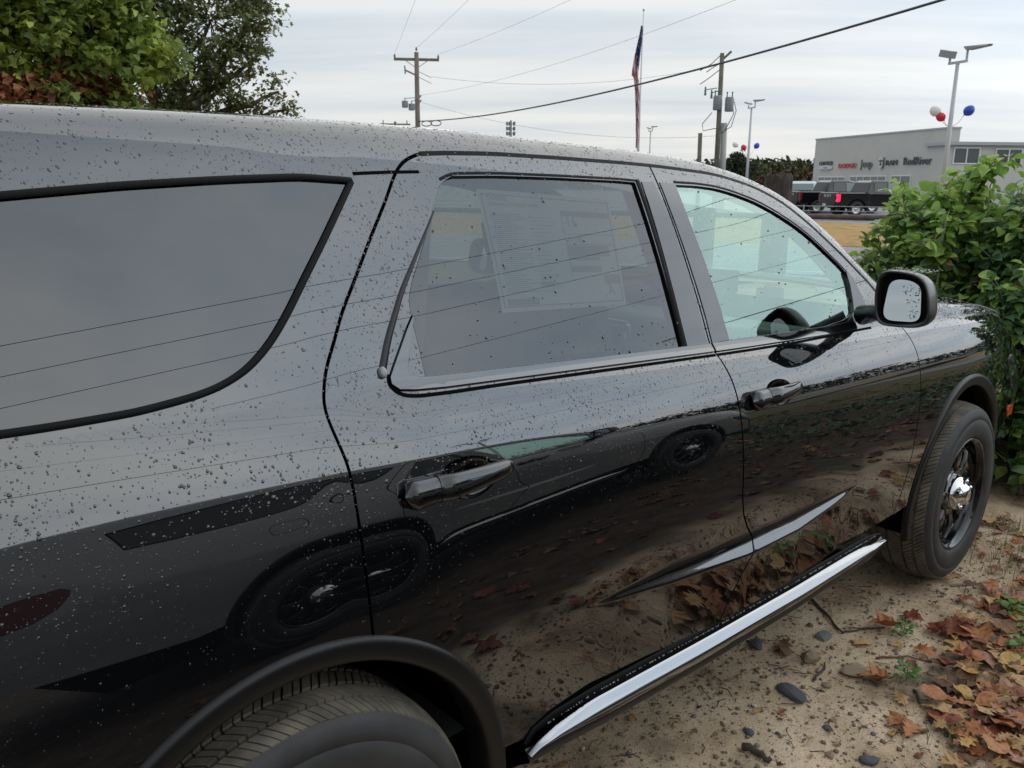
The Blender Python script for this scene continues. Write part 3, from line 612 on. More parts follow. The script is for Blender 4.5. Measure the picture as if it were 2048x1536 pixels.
# --- wheel-arch flares and liners
def flare(cx, side):
    A = np.linspace(-.22, math.pi + .22, 64); R = []; LN = []
    for a in A:
        ca, sa = math.cos(a), math.sin(a); x0, z0 = cx + ca * (AR - .012), ACZ + sa * (AR - .012); zq = max(z0, .41); y0 = float(S.P(np.clip(x0, -1.1, 3.9), np.clip(w_of_z(x0, zq), -1, -.01))[0][1])
        sec = [(.0185, .010), (.0180, -.002), (.0160, -.0075), (.0115, -.0112), (.0050, -.0125), (-.006, -.0122), (-.018, -.0112), (-.026, -.0085), (-.0298, .0), (-.030, .02), (-.030, .06)]
        R.append([(cx + ca * (AR + r), y0 + d + .004, max(.27, ACZ + sa * (AR + r))) for r, d in sec]); LN.append([(cx + ca * (AR - .026), y0 + .03, max(.26, ACZ + sa * (AR - .026))), (cx + ca * (AR - .026), .42, max(.26, ACZ + sa * (AR - .026)))])
    for nm, rr, mt in (('wheel_arch_flare', R, FLARE), ('wheel_well', LN, GAP)):
        V, F = loft(rr); V = np.array(V); V = V if not side else V * [1, -1, 1] + [0, WID, 0]; link(nm, mesh(nm, V, F if not side else [f[::-1] for f in F], True), mt, suv)
    V = [(cx - AR, .42, .2), (cx + AR, .42, .2), (cx + AR, .42, .9), (cx - AR, .42, .9)]; V = [(a, b if not side else WID - b, c) for a, b, c in V]; link('wheel_well', mesh('wheel_well', V, [(0, 1, 2, 3)]), GAP, suv)
for cx in (0, 3.042):
    for s_ in (0, 1): flare(cx, s_)
link('underbody', mesh('underbody', *(lambda m: (m.v, m.f))(MB().box((1.4, WID / 2, .36), (4.6, 1.5, .16)))), GAP, suv)
# --- wheels
TYRE = pm('tyre_rubber', (.034, .033, .032), .62, var=(9, .35), bump=(160, .25, .001), spec=.4)
TREAD = pm('dusty_tyre_tread', (.055, .048, .038), .9, var=(11, .5), col2=(.19, .16, .12))
RIMB = pm('black_steel_rim', (.006, .006, .007), .08, ior=1.55)
def wheel_parts():
    half = .1275
    prof = [(.236, .024), (.243, .010), (.252, .006), (.262, .0015), (.285, 0), (.3165, .0012), (.318, .0032), (.3200, .0012), (.335, .0035), (.3480, .0085), (.3570, .015), (.3630, .0225)]
    V, F = lathe(prof + [(.3630, .2325), (.357, .240), (.348, .2465), (.318, .2535), (.285, .255), (.25, .249), (.236, .231)], 120)
    F = [f for f in F if f[0] % 19 != 11]                       # tread band comes separately
    tyre = (V, F)
    # tread: ribs with sipes, block by block round the wheel
    V = []; F = []; n = 64; ribs = [(.020, .051, .0), (.061, .093, .5), (.104, .151, .15), (.162, .194, .6), (.204, .235, .25)]
    base = lathe([(.352, .024), (.3675, .06), (.3690, .1275), (.3675, .195), (.352, .231)], 96); V += base[0]; F += base[1]
    for (y0, y1, ph) in ribs:
        for i in range(n):
            a0 = 2 * math.pi * (i + ph) / n; gap = .11 if y0 in (.020, .204) else .13
            for h0, h1 in ((gap, .5 - gap * .35), (.5 + gap * .35, 1.0)):
                b = len(V); aa = [a0 + 2 * math.pi / n * q for q in (h0, (h0 + h1) / 2, h1)]
                for a_i, a in enumerate(aa):
                    sk = (.075 if y0 < .1 else -.075)
                    for yy in (y0, (y0 + y1) / 2, y1):
                        r = .3815 - .030 * (abs(yy - half) / half) ** 3.2; s = a + sk * (yy - y0) / (y1 - y0) * .9; V.append((r * math.cos(s), yy, r * math.sin(s)))
                for a in aa:
                    for yy in (y0, y1):
                        r = .362 - (.012 if yy in (.020, .235) else 0); s = a + (.075 if y0 < .1 else -.075) * (yy - y0) / (y1 - y0) * .9; V.append((r * math.cos(s), yy, r * math.sin(s)))
                for u in range(2):
                    for w in range(2): F.append((b + u * 3 + w, b + u * 3 + w + 1, b + u * 3 + w + 4, b + u * 3 + w + 3))
                F += [(b, b + 3, b + 11, b + 9), (b + 3, b + 6, b + 13, b + 11), (b + 2, b + 10, b + 12, b + 5), (b + 5, b + 12, b + 14, b + 8), (b, b + 9, b + 10, b + 2, b + 1), (b + 6, b + 7, b + 8, b + 14, b + 13)]
    tread = (V, F)
    # rim: lip, drop, and an eight-window disc drawn as a polar relief
    V, F = lathe([(.2355, .030), (.2405, .014), (.2365, .009), (.2300, .012), (.2265, .020), (.2215, .022), (.2190, .040), (.2150, .075), (.2020, .085)], 96)
    rr = np.concatenate([np.linspace(.204, .098, 16), [.085, .07]]); na = 192; b = len(V)
    for r in rr:
        for i in range(na):
            a = 2 * math.pi * i / na; c = math.cos(8 * a); sp = 1 / (1 + math.exp(-(c + .10) * 14)); band = surf_sm(.100, .122, r) * (1 - surf_sm(.182, .197, r)); y = .052 - .012 * math.sin(math.pi * min(1, max(0, (r - .08) / .12))) + .085 * band * (1 - sp) + .010 * surf_sm(.19, .204, r)
            V.append((r * math.cos(a), float(y), r * math.sin(a)))
    for k in range(len(rr) - 1):
        for i in range(na): F.append((b + k * na + i, b + k * na + (i + 1) % na, b + (k + 1) * na + (i + 1) % na, b + (k + 1) * na + i))
    rim = (V, F)
    V, F = lathe([(.0001, -.016), (.02, -.0155), (.034, -.012), (.041, -.004), (.045, .004), (.060, .010), (.070, .020), (.076, .036), (.077, .055)], 48)
    for k in range(5):
        a = 2 * math.pi * k / 5 + .3; nb = lathe([(.0001, -.010), (.008, -.008), (.010, -.002), (.010, .02)], 12); b = len(V); V += [(x + .058 * math.cos(a), y + .004, z + .058 * math.sin(a)) for x, y, z in nb[0]]; F += [tuple(i + b for i in f) for f in nb[1]]
    cap = (V, F)
    return [('tyre', tyre, TYRE, True), ('tread', tread, TREAD, False), ('rim', rim, RIMB, True), ('hub_cap', cap, CHROME, True)]
_wm = [(n, mesh(n, v, f, s), m) for n, (v, f), m, s in wheel_parts()]
bpk = bpy.data.meshes.new('brake'); 
for i, (wx, wy, rot, st) in enumerate(((0, 0, 0, .35), (3.042, 0, 0, .0), (0, WID, math.pi, 0), (3.042, WID, math.pi, 0.2))):
    w = empty('wheel', (wx, wy, .3815)); w.rotation_euler = (0, st, rot); w.parent = suv
    for n, me, m in _wm:
        o = link(n, me, m, w)
        if n == 'tread': o.parent = w
# --- mirrors
def mirror(side, door):
    fx = (lambda p: p) if not side else (lambda p: (p[0], WID - p[1], p[2]))
    OUT = [(.030, 1.205), (.040, 1.229), (.048, 1.292), (.044, 1.353), (.026, 1.373), (-.023, 1.375), (-.077, 1.368), (-.106, 1.348), (-.121, 1.309), (-.131, 1.241), (-.122, 1.214), (-.089, 1.202), (-.028, 1.198), (.016, 1.198)]
    GL = [(.006, 1.335), (-.012, 1.348), (-.056, 1.345), (-.083, 1.328), (-.094, 1.232), (-.084, 1.219), (-.001, 1.218), (.012, 1.236)]
    def dense(P, n=72, sig=1.6):
        Q = np.array(P + P[:1], float); d = np.concatenate([[0], np.cumsum(np.hypot(*np.diff(Q, axis=0).T))]); q = np.linspace(0, d[-1], n, endpoint=False); R = np.stack([np.interp(q, d, Q[:, i]) for i in (0, 1)], 1); k = np.exp(-.5 * (np.arange(-5, 6) / sig) ** 2); k /= k.sum(); E = np.concatenate([R[-5:], R, R[:5]]); return np.stack([np.convolve(E[:, i], k, 'valid') for i in (0, 1)], 1)
    O = dense(OUT); c = O.mean(0); n = len(O); prof = [(2.112, .80), (2.095, .84), (2.080, .90), (2.076, .955), (2.078, .985), (2.086, 1.0), (2.11, 1.0), (2.14, .955), (2.165, .87), (2.185, .74), (2.20, .5), (2.205, .2), (2.205, .01)]
    rings = [[fx((x, *(c + (q - c) * s))) for q in O] for x, s in prof]; V, F = loft(rings, True); hs = link('mirror_housing', mesh('mirror_housing', V, F, True), SATIN, door)
    g = dense(GL, 48, 1.4); gc = g.mean(0); V = [fx((2.090 - math.tan(math.radians(15)) * (p[0] - gc[0]) + .10 * (p[1] - gc[1]), *p)) for p in g]; 
    # recessed shroud between rim and glass
    sh = [[fx((2.110, *(c + (q - c) * .82))) for q in O], [fx((2.114, *(c + (q - c) * .3))) for q in O]]; vv, ff = loft(sh, True); link('mirror_shroud', mesh('mirror_shroud', vv, ff), RUBBER, hs)
    link('mirror_glass', mesh('mirror_glass', V, [tuple(range(len(V)))]), pm('mirror_silver', (.45, .49, .51), .015, 1.0), hs)
    m = MB(); m.tube([fx((2.16, .02, 1.235)), fx((2.17, .07, 1.225)), fx((2.20, .135, 1.205))], [.030, .027, .034], 12); m.build('mirror_arm', SATIN, hs, True)
    m = MB(); m.tube([fx((2.13, -.118, 1.235)), fx((2.155, -.12, 1.243))], [.003, .003], 6); m.build('signal_strip', pm('amber_lens', (.5, .1, .01), .15), hs)
for s_, d in enumerate(fdoors): mirror(s_, d)
fdq = closed_smooth([(-.20, -.26), (-.035, -.255), (-.02, -.20), (-.035, -.135), (-.19, -.13), (-.215, -.19)]); V, F, NN = ribbon(fdq, .004, .0006, True); both_sides('fuel_door', V, F, NN, GAP, (None, suv))
# --- cabin
def soft_box(name, c, sz, bev, mat, rot=(0, 0, 0), par=None):
    bm = bmesh.new(); bmesh.ops.create_cube(bm, size=1); bmesh.ops.scale(bm, vec=sz, verts=bm.verts); bmesh.ops.bevel(bm, geom=bm.edges[:], offset=bev, segments=4, affect='EDGES', clamp_overlap=True)
    R = Matrix.Rotation(rot[2], 4, 'Z') @ Matrix.Rotation(rot[1], 4, 'Y') @ Matrix.Rotation(rot[0], 4, 'X'); bmesh.ops.transform(bm, matrix=Matrix.Translation(c) @ R, verts=bm.verts)
    me = bpy.data.meshes.new(name); bm.to_mesh(me); bm.free(); me.polygons.foreach_set('use_smooth', [True] * len(me.polygons)); return link(name, me, mat, par or suv)
for yy in (.53, 1.39):
    for xb, zz, hgt in ((1.12, .72, .62), (.12, .74, .58)):
        st = empty('seat', (0, 0, 0)); st.parent = suv
        soft_box('seat_cushion', (xb + .28, yy, zz), (.54, .50, .16), .06, SEATM, (0, -.08, 0), st); soft_box('backrest', (xb, yy, zz + .34), (.16, .50, hgt), .07, SEATM, (0, -.28, 0), st); soft_box('head_restraint', (xb - .14, yy, zz + hgt + .16), (.11, .27, .18), .05, SEATM, (0, -.2, 0), st)
soft_box('seat', (-.62, .96, .95), (.2, 1.3, .5), .06, SEATM, (0, -.2, 0))
da = soft_box('dashboard', (2.13, .96, 1.00), (.62, 1.50, .24), .08, DASH, (0, .05, 0)); soft_box('instrument_hood', (1.90, 1.36, 1.13), (.22, .42, .10), .04, DASH, (0, .1, 0), da); soft_box('centre_screen', (1.83, .96, 1.05), (.04, .28, .18), .015, PIANO, (0, -.2, 0), da)
for k in range(3): soft_box('air_vent', (1.815, .42, 1.055 - .022 * k), (.012, .20, .006), .002, pm('vent_silver', (.4, .41, .42), .3, .6), (0, 0, 0), da)
sw = MB(); ring = [(1.70 + .05 * math.sin(a), 1.36 + .185 * math.cos(a), 1.02 + .18 * math.sin(a)) for a in np.linspace(0, 2 * math.pi, 30)]; sw.tube(ring, .015, 8, False); sw.box((1.71, 1.36, 1.02), (.05, .12, .1)); sw.tube([(1.71, 1.19, 1.02), (1.71, 1.53, 1.02)], .014, 6); sw.tube([(1.73, 1.36, 1.02), (1.95, 1.36, .98)], .03, 8); sw.build('steering_wheel', SATIN, suv, True)
across('headliner', np.arange(-1.05, 1.47, .08), .93, .0, HEADL)
for o in (COL.objects['headliner'],): o.location.z = -.03
link('cabin_floor', mesh('cabin_floor', [(-1.1, .1, .5), (2.3, .1, .5), (2.3, 1.82, .5), (-1.1, 1.82, .5)], [(0, 1, 2, 3)]), INTER, suv)
link('firewall', mesh('firewall', [(2.35, .1, .5), (2.35, 1.82, .5), (2.42, 1.82, 1.1), (2.42, .1, 1.1)], [(0, 1, 2, 3)]), INTER, suv)
link('bulkhead', mesh('bulkhead', [(-1.08, .12, .5), (-1.08, 1.80, .5), (-1.08, 1.80, 1.32), (-1.08, .12, 1.32)], [(0, 1, 2, 3)]), INTER, suv)
# inner door skins and pillars
inn = [(-1.08, -.38), (.44, -.38), (.56, -.95), (2.45, -.95), (2.5, -.5), (2.5, -.02), (-1.08, -.02)]
V, F, NN = side_patch(V_(inn), off=-.055, lip=False, gap=0, dx=.2, dv=.08); both_sides('door_lining', V, F, NN, INTER, (suv, suv))
for lp, mt in (([(1.22, 0), (1.41, 0), (1.41, .86), (1.22, .86)], HEADL), ([(.16, 0), (.37, 0), (.60, .86), (.36, .86)], HEADL), ([(2.20, .48), (2.62, .98), (2.55, .98), (1.95, .78), (2.08, .64)], HEADL)):
    V, F, NN = side_patch(V_(lp), off=-.045, lip=False, gap=0, dx=.08, dv=.05); both_sides('pillar_lining', V, F, NN, mt, (suv, suv))
for sd_ in (0, 1):
    R = []
    for x in np.linspace(1.30, 2.60, 28):
        L0 = S.P(float(x), .84)[0]; T0 = S.P(float(x), .97)[0]; k_ = float(sm(1.40, 1.75, x)); a_ = [(x, L0[1] + .012, L0[2] - .002), (x + .01, L0[1] + .05, L0[2] - .012 - .03 * k_), (x + .03 * k_, L0[1] + .12, T0[2] - .05 - .03 * k_), (x + .05 * k_, L0[1] + .17, T0[2] - .022)]
        R.append([(p[0], p[1] if not sd_ else WID - p[1], p[2]) for p in a_])
    V, F = loft(R); link('pillar_lining', mesh('pillar_lining', V, F, True), HEADL, suv)
# --- price sheet behind the rear door glass
STK = [(.655, .706), (1.100, .691), (1.035, .236), (.621, .236)]      # corners: upper rear, upper front, lower front, lower rear
def stk(u, v, off):
    a, b, c, d = [np.array(q) for q in STK]; q = (a * (1 - u) + b * u) * (1 - v) + (d * (1 - u) + c * u) * v; X, N_ = S.P(q[0], q[1])[0], S.Nn(q[0], q[1])[0]; return X + N_ * off
def stk_quad(u0, v0, u1, v1, off, nu=12, nv=10):
    V = [stk(u0 + (u1 - u0) * i / nu, v0 + (v1 - v0) * j / nv, off) for j in range(nv + 1) for i in range(nu + 1)]; F = [(j * (nu + 1) + i, (j + 1) * (nu + 1) + i, (j + 1) * (nu + 1) + i + 1, j * (nu + 1) + i + 1) for j in range(nv) for i in range(nu)]; return V, F
V, F = stk_quad(0, 0, 1, 1, -.0125); sheet = link('window_sticker', mesh('window_sticker', V, F, True), pm('white_paper', (.80, .82, .78), .7), rdoors[0])
INK = pm('grey_print', (.30, .31, .31), .8); pr = MB()
def bar(u0, v0, u1, v1): pr.add(*stk_quad(u0, v0, u1, v1, -.0118, 6, 2))
for b_ in ((.02, .035, .98, .043), (.02, .955, .98, .965), (.02, .035, .028, .965), (.972, .035, .98, .965), (.57, .14, .97, .19), (.57, .14, .576, .75), (.57, .35, .97, .355), (.57, .455, .92, .55), (.58, .56, .83, .585), (.58, .64, .83, .69), (.57, .44, .97, .445), (.70, .36, .704, .44), (.84, .72, .97, .80), (.05, .90, .28, .95), (.32, .77, .42, .80)): bar(*b_)
random.seed(5)
for k in range(40):
    v = .20 + k * .0165; bar(.06, v, .06 + random.uniform(.12, .24), v + .0045)
    if k % 2: bar(.32, v, .32 + random.uniform(.08, .2), v + .004)
pr.build('printed_rules', INK, sheet)
def stk_text(s, u, v, size, mat=INK):
    a = Vector(stk(u, v, -.0116)); ex = (Vector(stk(u + .1, v, -.0116)) - a).normalized(); ey = (Vector(stk(u, v - .1, -.0116)) - a).normalized(); ez = ex.cross(ey).normalized(); ey = ez.cross(ex); M = Matrix(((ex.x, ey.x, ez.x, a.x), (ex.y, ey.y, ez.y, a.y), (ex.z, ey.z, ez.z, a.z), (0, 0, 0, 1))); text_obj('printed_text', s, size, 0, M, mat, sheet)
stk_text('DODGE', .06, .085, .016); stk_text('DURANGO PURSUIT AWD', .06, .135, .013); stk_text('16', .60, .285, .042); stk_text('$3,550', .59, .425, .018); stk_text('A', .86, .90, .036)
# --- the grey twin on the other side of the photographer, mirrored in the doors
def copy_tree(o, par, skip):
    c = o.copy(); COL.objects.link(c); c.parent = par
    for ch in list(o.children):
        if ch.name.split('.')[0] not in skip: copy_tree(ch, c, skip)
    if c.type == 'MESH' and o.data.materials and o.data.materials[0] == PAINT: c.material_slots[0].link = 'OBJECT'; c.material_slots[0].material = WHITE
    if c.type == 'MESH' and o.data.materials and o.data.materials[0] in (G_DARK, G_MID): c.material_slots[0].link = 'OBJECT'; c.material_slots[0].material = G_TWIN
    return c
twin = copy_tree(suv, None, {'window_sticker', 'water_drops'}); twin.location = (1.24, -2.25 - WID, 0)
twin['label'] = 'silver grey SUV mirrored in the doors of the black one'
# ------------------------------------------------------------------ far side of the road: dealership, trucks, poles
def frame_xy(o, d): return lambda s, q, z: Vector((o[0] + d[0] * s + d[1] * q, o[1] + d[1] * s - d[0] * q, z))   # s along, q away to the right of d
PLf = (83.41, 43.28); uF = (-0.6229, -0.7823); eF = (0.7823, -0.6229)
STUCCO = pm('beige_stucco', (.49, .475, .44), .9, var=(.5, .05), bump=(3, .2, .01)); EAVE = pm('grey_metal_eave', (.36, .37, .38), .5); WFR = pm('white_window_frame', (.66, .66, .65), .5)
WGL = pm('dark_shop_glass', (.045, .055, .055), .05, spec=.6); WGL2 = pm('green_grey_shop_glass', (.12, .145, .14), .1)
def fac(s, q, z): return Vector((PLf[0] + uF[0] * s + eF[0] * q, PLf[1] + uF[1] * s + eF[1] * q, z))      # q < 0 is towards the road
oW = (PLf[0] + uF[0] * 23.93, PLf[1] + uF[1] * 23.93)
def wing(k, q, z): return Vector((oW[0] + eF[0] * k - uF[0] * q, oW[1] + eF[1] * k - uF[1] * q, z))
def slab(f, a0, a1, q0, q1, z0, z1):
    P = [f(a0, q0, z0), f(a1, q0, z0), f(a1, q1, z0), f(a0, q1, z0), f(a0, q0, z1), f(a1, q0, z1), f(a1, q1, z1), f(a0, q1, z1)]; return P, [(0, 3, 2, 1), (4, 5, 6, 7), (0, 1, 5, 4), (1, 2, 6, 5), (2, 3, 7, 6), (3, 0, 4, 7)]
bld = empty('dealership_building', tuple(fac(12, 7, -.22)), label='low beige dealership with a sloping parapet, sign lettering and dark windows', category='building')
BI = Matrix.Translation(-Vector(fac(12, 7, -.22)))
def bpart(name, VF, mat, par=None, **kw):
    V, F = VF; o = link(name, mesh(name, [BI @ Vector(v) for v in V], F), mat, par or bld, **kw); return o
def fac_top(s): return 5.86 - .0085 * s
P, Fq = slab(fac, 0, 23.59, 0, .9, -.5, 5); P = [Vector(p) for p in P]
for i, s in ((4, 0), (5, 23.59), (6, 23.59), (7, 0)): P[i].z = fac_top(s)
front = bpart('front_wall', (P, Fq), STUCCO); P2, _ = slab(fac, -.06, 23.65, -.06, .96, 5.8, 5.92)
for i in range(8): P2[i].z = fac_top(0 if i in (0, 3, 4, 7) else 23.6) + (.10 if i > 3 else -.03)
bpart('parapet_cap', (P2, Fq), EAVE); bpart('rear_block', slab(fac, .6, 23.3, .95, 16, -.5, 4.6), STUCCO)
sidew = bpart('side_wall', slab(wing, 0.02, 18, 0, 3, -.5, 4.42), STUCCO); bpart('eave', slab(wing, -.25, 18.4, -.35, 3.1, 4.423, 4.66), EAVE); bpart('downpipe', slab(wing, -.13, -.03, -.12, -.02, -.5, 4.42), EAVE)
def window(f, a0, a1, z0, z1, n, par, gl, fr=.09):
    fo = MB()
    for (b0, b1, y0, y1) in [(a0 - fr, a1 + fr, z1, z1 + fr), (a0 - fr, a1 + fr, z0 - fr, z0), (a0 - fr, a0, z0, z1), (a1, a1 + fr, z0, z1)] + [(a0 + (a1 - a0) * i / n - fr / 2, a0 + (a1 - a0) * i / n + fr / 2, z0, z1) for i in range(1, n)]: fo.add(*slab(f, b0, b1, -.07, .02, y0, y1))
    w = bpart('window', (fo.v, fo.f), WFR, par)
    for i in range(n): bpart('pane', slab(f, a0 + (a1 - a0) * i / n + fr / 2, a0 + (a1 - a0) * (i + 1) / n - fr / 2, -.03, .0, z0, z1), gl, w)
window(fac, 1.55, 7.35, -.1, 2.1, 4, front, WGL2); window(fac, 8.4, 14.95, -.1, 2.14, 5, front, WGL2); window(fac, 15.95, 18.95, -.1, 2.16, 2, front, WGL2)
window(wing, .42, 2.36, 3.12, 4.18, 2, sidew, WGL); window(wing, 3.75, 5.75, 3.12, 4.12, 2, sidew, WGL); window(wing, 8, 10, 3.12, 4.12, 2, sidew, WGL)
def fac_M(s, z, q=-.08):
    p = BI @ fac(s, q, z); ex = Vector((uF[0], uF[1], 0)); ey = Vector((0, 0, 1)); ez = ex.cross(ey); return Matrix(((ex.x, ey.x, ez.x, p.x), (ex.y, ey.y, ez.y, p.y), (ex.z, ey.z, ez.z, p.z), (0, 0, 0, 1)))
DK = pm('dark_sign_letters', (.05, .055, .06), .4); RD = pm('red_sign_letters', (.55, .03, .05), .4); GN = pm('grey_green_sign_letters', (.13, .17, .14), .4); SV = pm('silver_sign', (.50, .53, .54), .35)
text_obj('sign_lettering', 'CHRYSLER', .50, .03, fac_M(1.42, 3.30), DK, front, 1.32)
w_ = MB(); ell = [(math.cos(t) * 1.62, math.sin(t) * .27) for t in np.linspace(0, 2 * math.pi, 40, endpoint=False)]
w_.add([fac(2.95 + a, -.10, 3.06 + b * (1 - .25 * (b > 0))) for a, b in ell] + [fac(2.95 + a, -.02, 3.06 + b * (1 - .25 * (b > 0))) for a, b in ell], [tuple(range(40))] + [(i, (i + 1) % 40, 40 + (i + 1) % 40, 40 + i) for i in range(40)]); wg = bpart('winged_emblem', (w_.v, w_.f), SV, front)
w_ = MB(); w_.add(*slab(fac, 2.55, 3.35, -.13, -.10, 3.0, 3.08)); w_.add(*slab(fac, 1.9, 4.0, -.12, -.10, 2.86, 2.895)); bpart('emblem_badge', (w_.v, w_.f), DK, wg)
text_obj('sign_lettering', 'DODGE', .58, .04, fac_M(5.78, 2.97), RD, front, 1.62)
st_ = MB()
for k in range(2): st_.add([fac(9.05 + k * .22, -.1, 2.97), fac(9.17 + k * .22, -.1, 2.97), fac(9.30 + k * .22, -.1, 3.35), fac(9.18 + k * .22, -.1, 3.35)], [(0, 1, 2, 3)])
bpart('sign_stripes', (st_.v, st_.f), pm('dark_red_sign', (.28, .05, .06), .4), front)
text_obj('sign_lettering', 'Jeep', 1.0, .04, fac_M(10.25, 2.96), GN, front, 1.28)
sh = [(-.44, .42), (-.30, .50), (0, .46), (.30, .50), (.44, .42), (.42, .0), (.28, -.30), (0, -.52), (-.28, -.30), (-.42, 0)]
w_ = MB(); n_ = len(sh); w_.add([fac(13.98 + a, -.12, 3.28 + b) for a, b in sh] + [fac(13.98 + a, -.02, 3.28 + b) for a, b in sh], [tuple(range(n_))] + [(i, (i + 1) % n_, n_ + (i + 1) % n_, n_ + i) for i in range(n_)]); es = bpart('shield_emblem', (w_.v, w_.f), SV, front)
w_ = MB()
for a0, a1, z0, z1 in ((-.34, -.10, .12, .24), (.10, .34, .12, .24), (-.07, .07, -.22, .30), (-.22, .22, -.14, -.06), (.40, .52, -.30, .50), (.24, .42, -.46, -.28)): w_.add(*slab(fac, 13.98 + a0, 13.98 + a1, -.15, -.121, 3.28 + z0, 3.28 + z1))
bpart('emblem_face', (w_.v, w_.f), DK, es)
text_obj('sign_lettering', 'RAM', .62, .04, fac_M(14.75, 3.08), DK, front, 1.55)
text_obj('sign_lettering', 'RedRiver', .90, .04, fac_M(17.6, 3.06), pm('slate_sign_letters', (.075, .085, .10), .4), front, 1.25)

# ---- pick-up trucks on the lot
def body_mesh(sections, name, mat, par, smooth_=False):
    V, F = loft(sections, True); n = len(sections[0]); F = list(F) + [tuple(range(n))[::-1], tuple((len(sections) - 1) * n + k for k in range(n))]; return link(name, mesh(name, V, F, smooth_), mat, par)
def truck(loc, rz, paint, label, lit, group):
    t = empty('pickup_truck', loc, rz, label=label, category='pickup', group=group); L_ = 5.9
    def sec(x, hw, zb_, zt, tap=.0): return [(x, -hw, zb_ + .12), (x, -hw + .06, zb_), (x, hw - .06, zb_), (x, hw, zb_ + .12), (x, hw - tap * .4, zb_ + (zt - zb_) * .6), (x, hw - tap, zt - .05), (x, hw - tap - .08, zt), (x, -hw + tap + .08, zt), (x, -hw + tap, zt - .05), (x, -hw + tap * .4, zb_ + (zt - zb_) * .6)]
    body_mesh([sec(0, .98, .55, 1.28), sec(.06, 1.0, .52, 1.32), sec(1.85, 1.01, .50, 1.32), sec(1.9, .99, .50, 1.28), sec(4.35, .99, .50, 1.26), sec(5.55, .98, .48, 1.24), sec(5.8, .94, .5, 1.14), sec(5.9, .86, .55, 1.05)], 'body', paint, t)
    cab = lambda x0, zt, hw0, hw1: [(x0, -hw0, 1.24), (x0, hw0, 1.24), (x0, hw1, zt - .06), (x0, hw1 - .1, zt), (x0, -hw1 + .1, zt), (x0, -hw1, zt - .06)]
    body_mesh([cab(1.80, 1.30, .96, .96), cab(2.0, 1.86, .96, .80), cab(2.2, 1.97, .96, .78), cab(3.3, 1.98, .96, .78), cab(3.75, 1.88, .96, .79), cab(4.45, 1.28, .96, .94)], 'cab', paint, t)
    gm = pm('truck_window_glass', (.02, .022, .025), .05, spec=.8)
    def wq(pts, nm='side_window', mt=gm):
        for s in (-1, 1):
            V = [(x, s * (.972 - (z - 1.24) * .245), z) for x, z in pts]; link(nm, mesh(nm, V, [tuple(range(len(V))) if s < 0 else tuple(range(len(V)))[::-1]]), mt, t)
    wq([(2.16, 1.34), (2.98, 1.32), (2.98, 1.83), (2.24, 1.83)]); wq([(3.04, 1.32), (4.15, 1.30), (3.72, 1.76), (3.30, 1.83), (3.04, 1.83)], 'side_window', pm('teal_truck_glass', (.10, .16, .16), .08, spec=.8))
    link('rear_window', mesh('rear_window', [(1.845, -.72, 1.40), (1.845, .72, 1.40), (1.985, .68, 1.80), (1.985, -.68, 1.80)], [(3, 2, 1, 0)]), pm('hazy_rear_glass', (.26, .26, .27), .2), t)
    link('windscreen', mesh('windscreen', [(3.82, -.74, 1.84), (3.82, .74, 1.84), (4.42, .86, 1.32), (4.42, -.86, 1.32)], [(0, 1, 2, 3)]), gm, t)
    bed = MB(); bed.box((.97, 0, 1.325), (1.7, 1.7, .02)); bed.build('bed_opening', GAP, t)
    tg = MB(); tg.box((-.02, 0, 1.0), (.05, 1.52, .56)); tg_o = tg.build('tailgate', paint, t, bevel=.012)
    M = Matrix.Translation((-.05, .42, 1.05)) @ Matrix(((0, 0, -1, 0), (-1, 0, 0, 0), (0, 1, 0, 0), (0, 0, 0, 1))); text_obj('tailgate_lettering', 'RAM', .24, .004, M, SV, tg_o, 1.4)
    for s in (-1, 1):
        lamp = MB(); lamp.add([(-.03, s * .78, .82), (-.03, s * .98, .82), (-.03, s * .99, 1.22), (-.03, s * .78, 1.22), (.10, s * 1.015, .82), (.10, s * 1.02, 1.22)], [(0, 1, 2, 3), (1, 4, 5, 2)]) if s > 0 else lamp.add([(-.03, s * .78, .82), (-.03, s * .98, .82), (-.03, s * .99, 1.22), (-.03, s * .78, 1.22), (.10, s * 1.015, .82), (.10, s * 1.02, 1.22)], [(3, 2, 1, 0), (2, 5, 4, 1)])
        lm = pm('lit_tail_lamp', (.6, .01, .03), .3, emit=((1, .01, .08), 1.6)) if lit and s < 0 else pm('dark_tail_lamp', (.20, .008, .012), .2)
        lo = lamp.build('tail_light', lm, t); c_ = MB(); c_.box((-.034, s * .83, 1.02), (.012, .07, .18)); c_.build('lamp_core', pm('dark_lamp_core', (.05, .004, .006), .3), lo)
        mir = MB(); mir.box((4.02, s * 1.16, 1.38), (.10, .2, .26)); mir.tube([(4.02, s * .94, 1.30), (4.02, s * 1.1, 1.34)], .02, 6); mir.build('side_mirror', CHROME if s < 0 else SATIN, t, bevel=.02)
    bp = MB(); bp.box((-.12, 0, .60), (.2, 1.9, .20)); bpo = bp.build('rear_bumper', paint, t, bevel=.03); pl = MB(); pl.box((-.225, .05, .64), (.01, .32, .15)); pl.build('licence_plate', pm('pale_plate', (.5, .5, .42), .5), bpo); pb = MB(); pb.box((-.232, .1, .645), (.006, .1, .08)); pb.build('plate_emblem', pm('plate_yellow', (.45, .36, .12), .5), bpo)
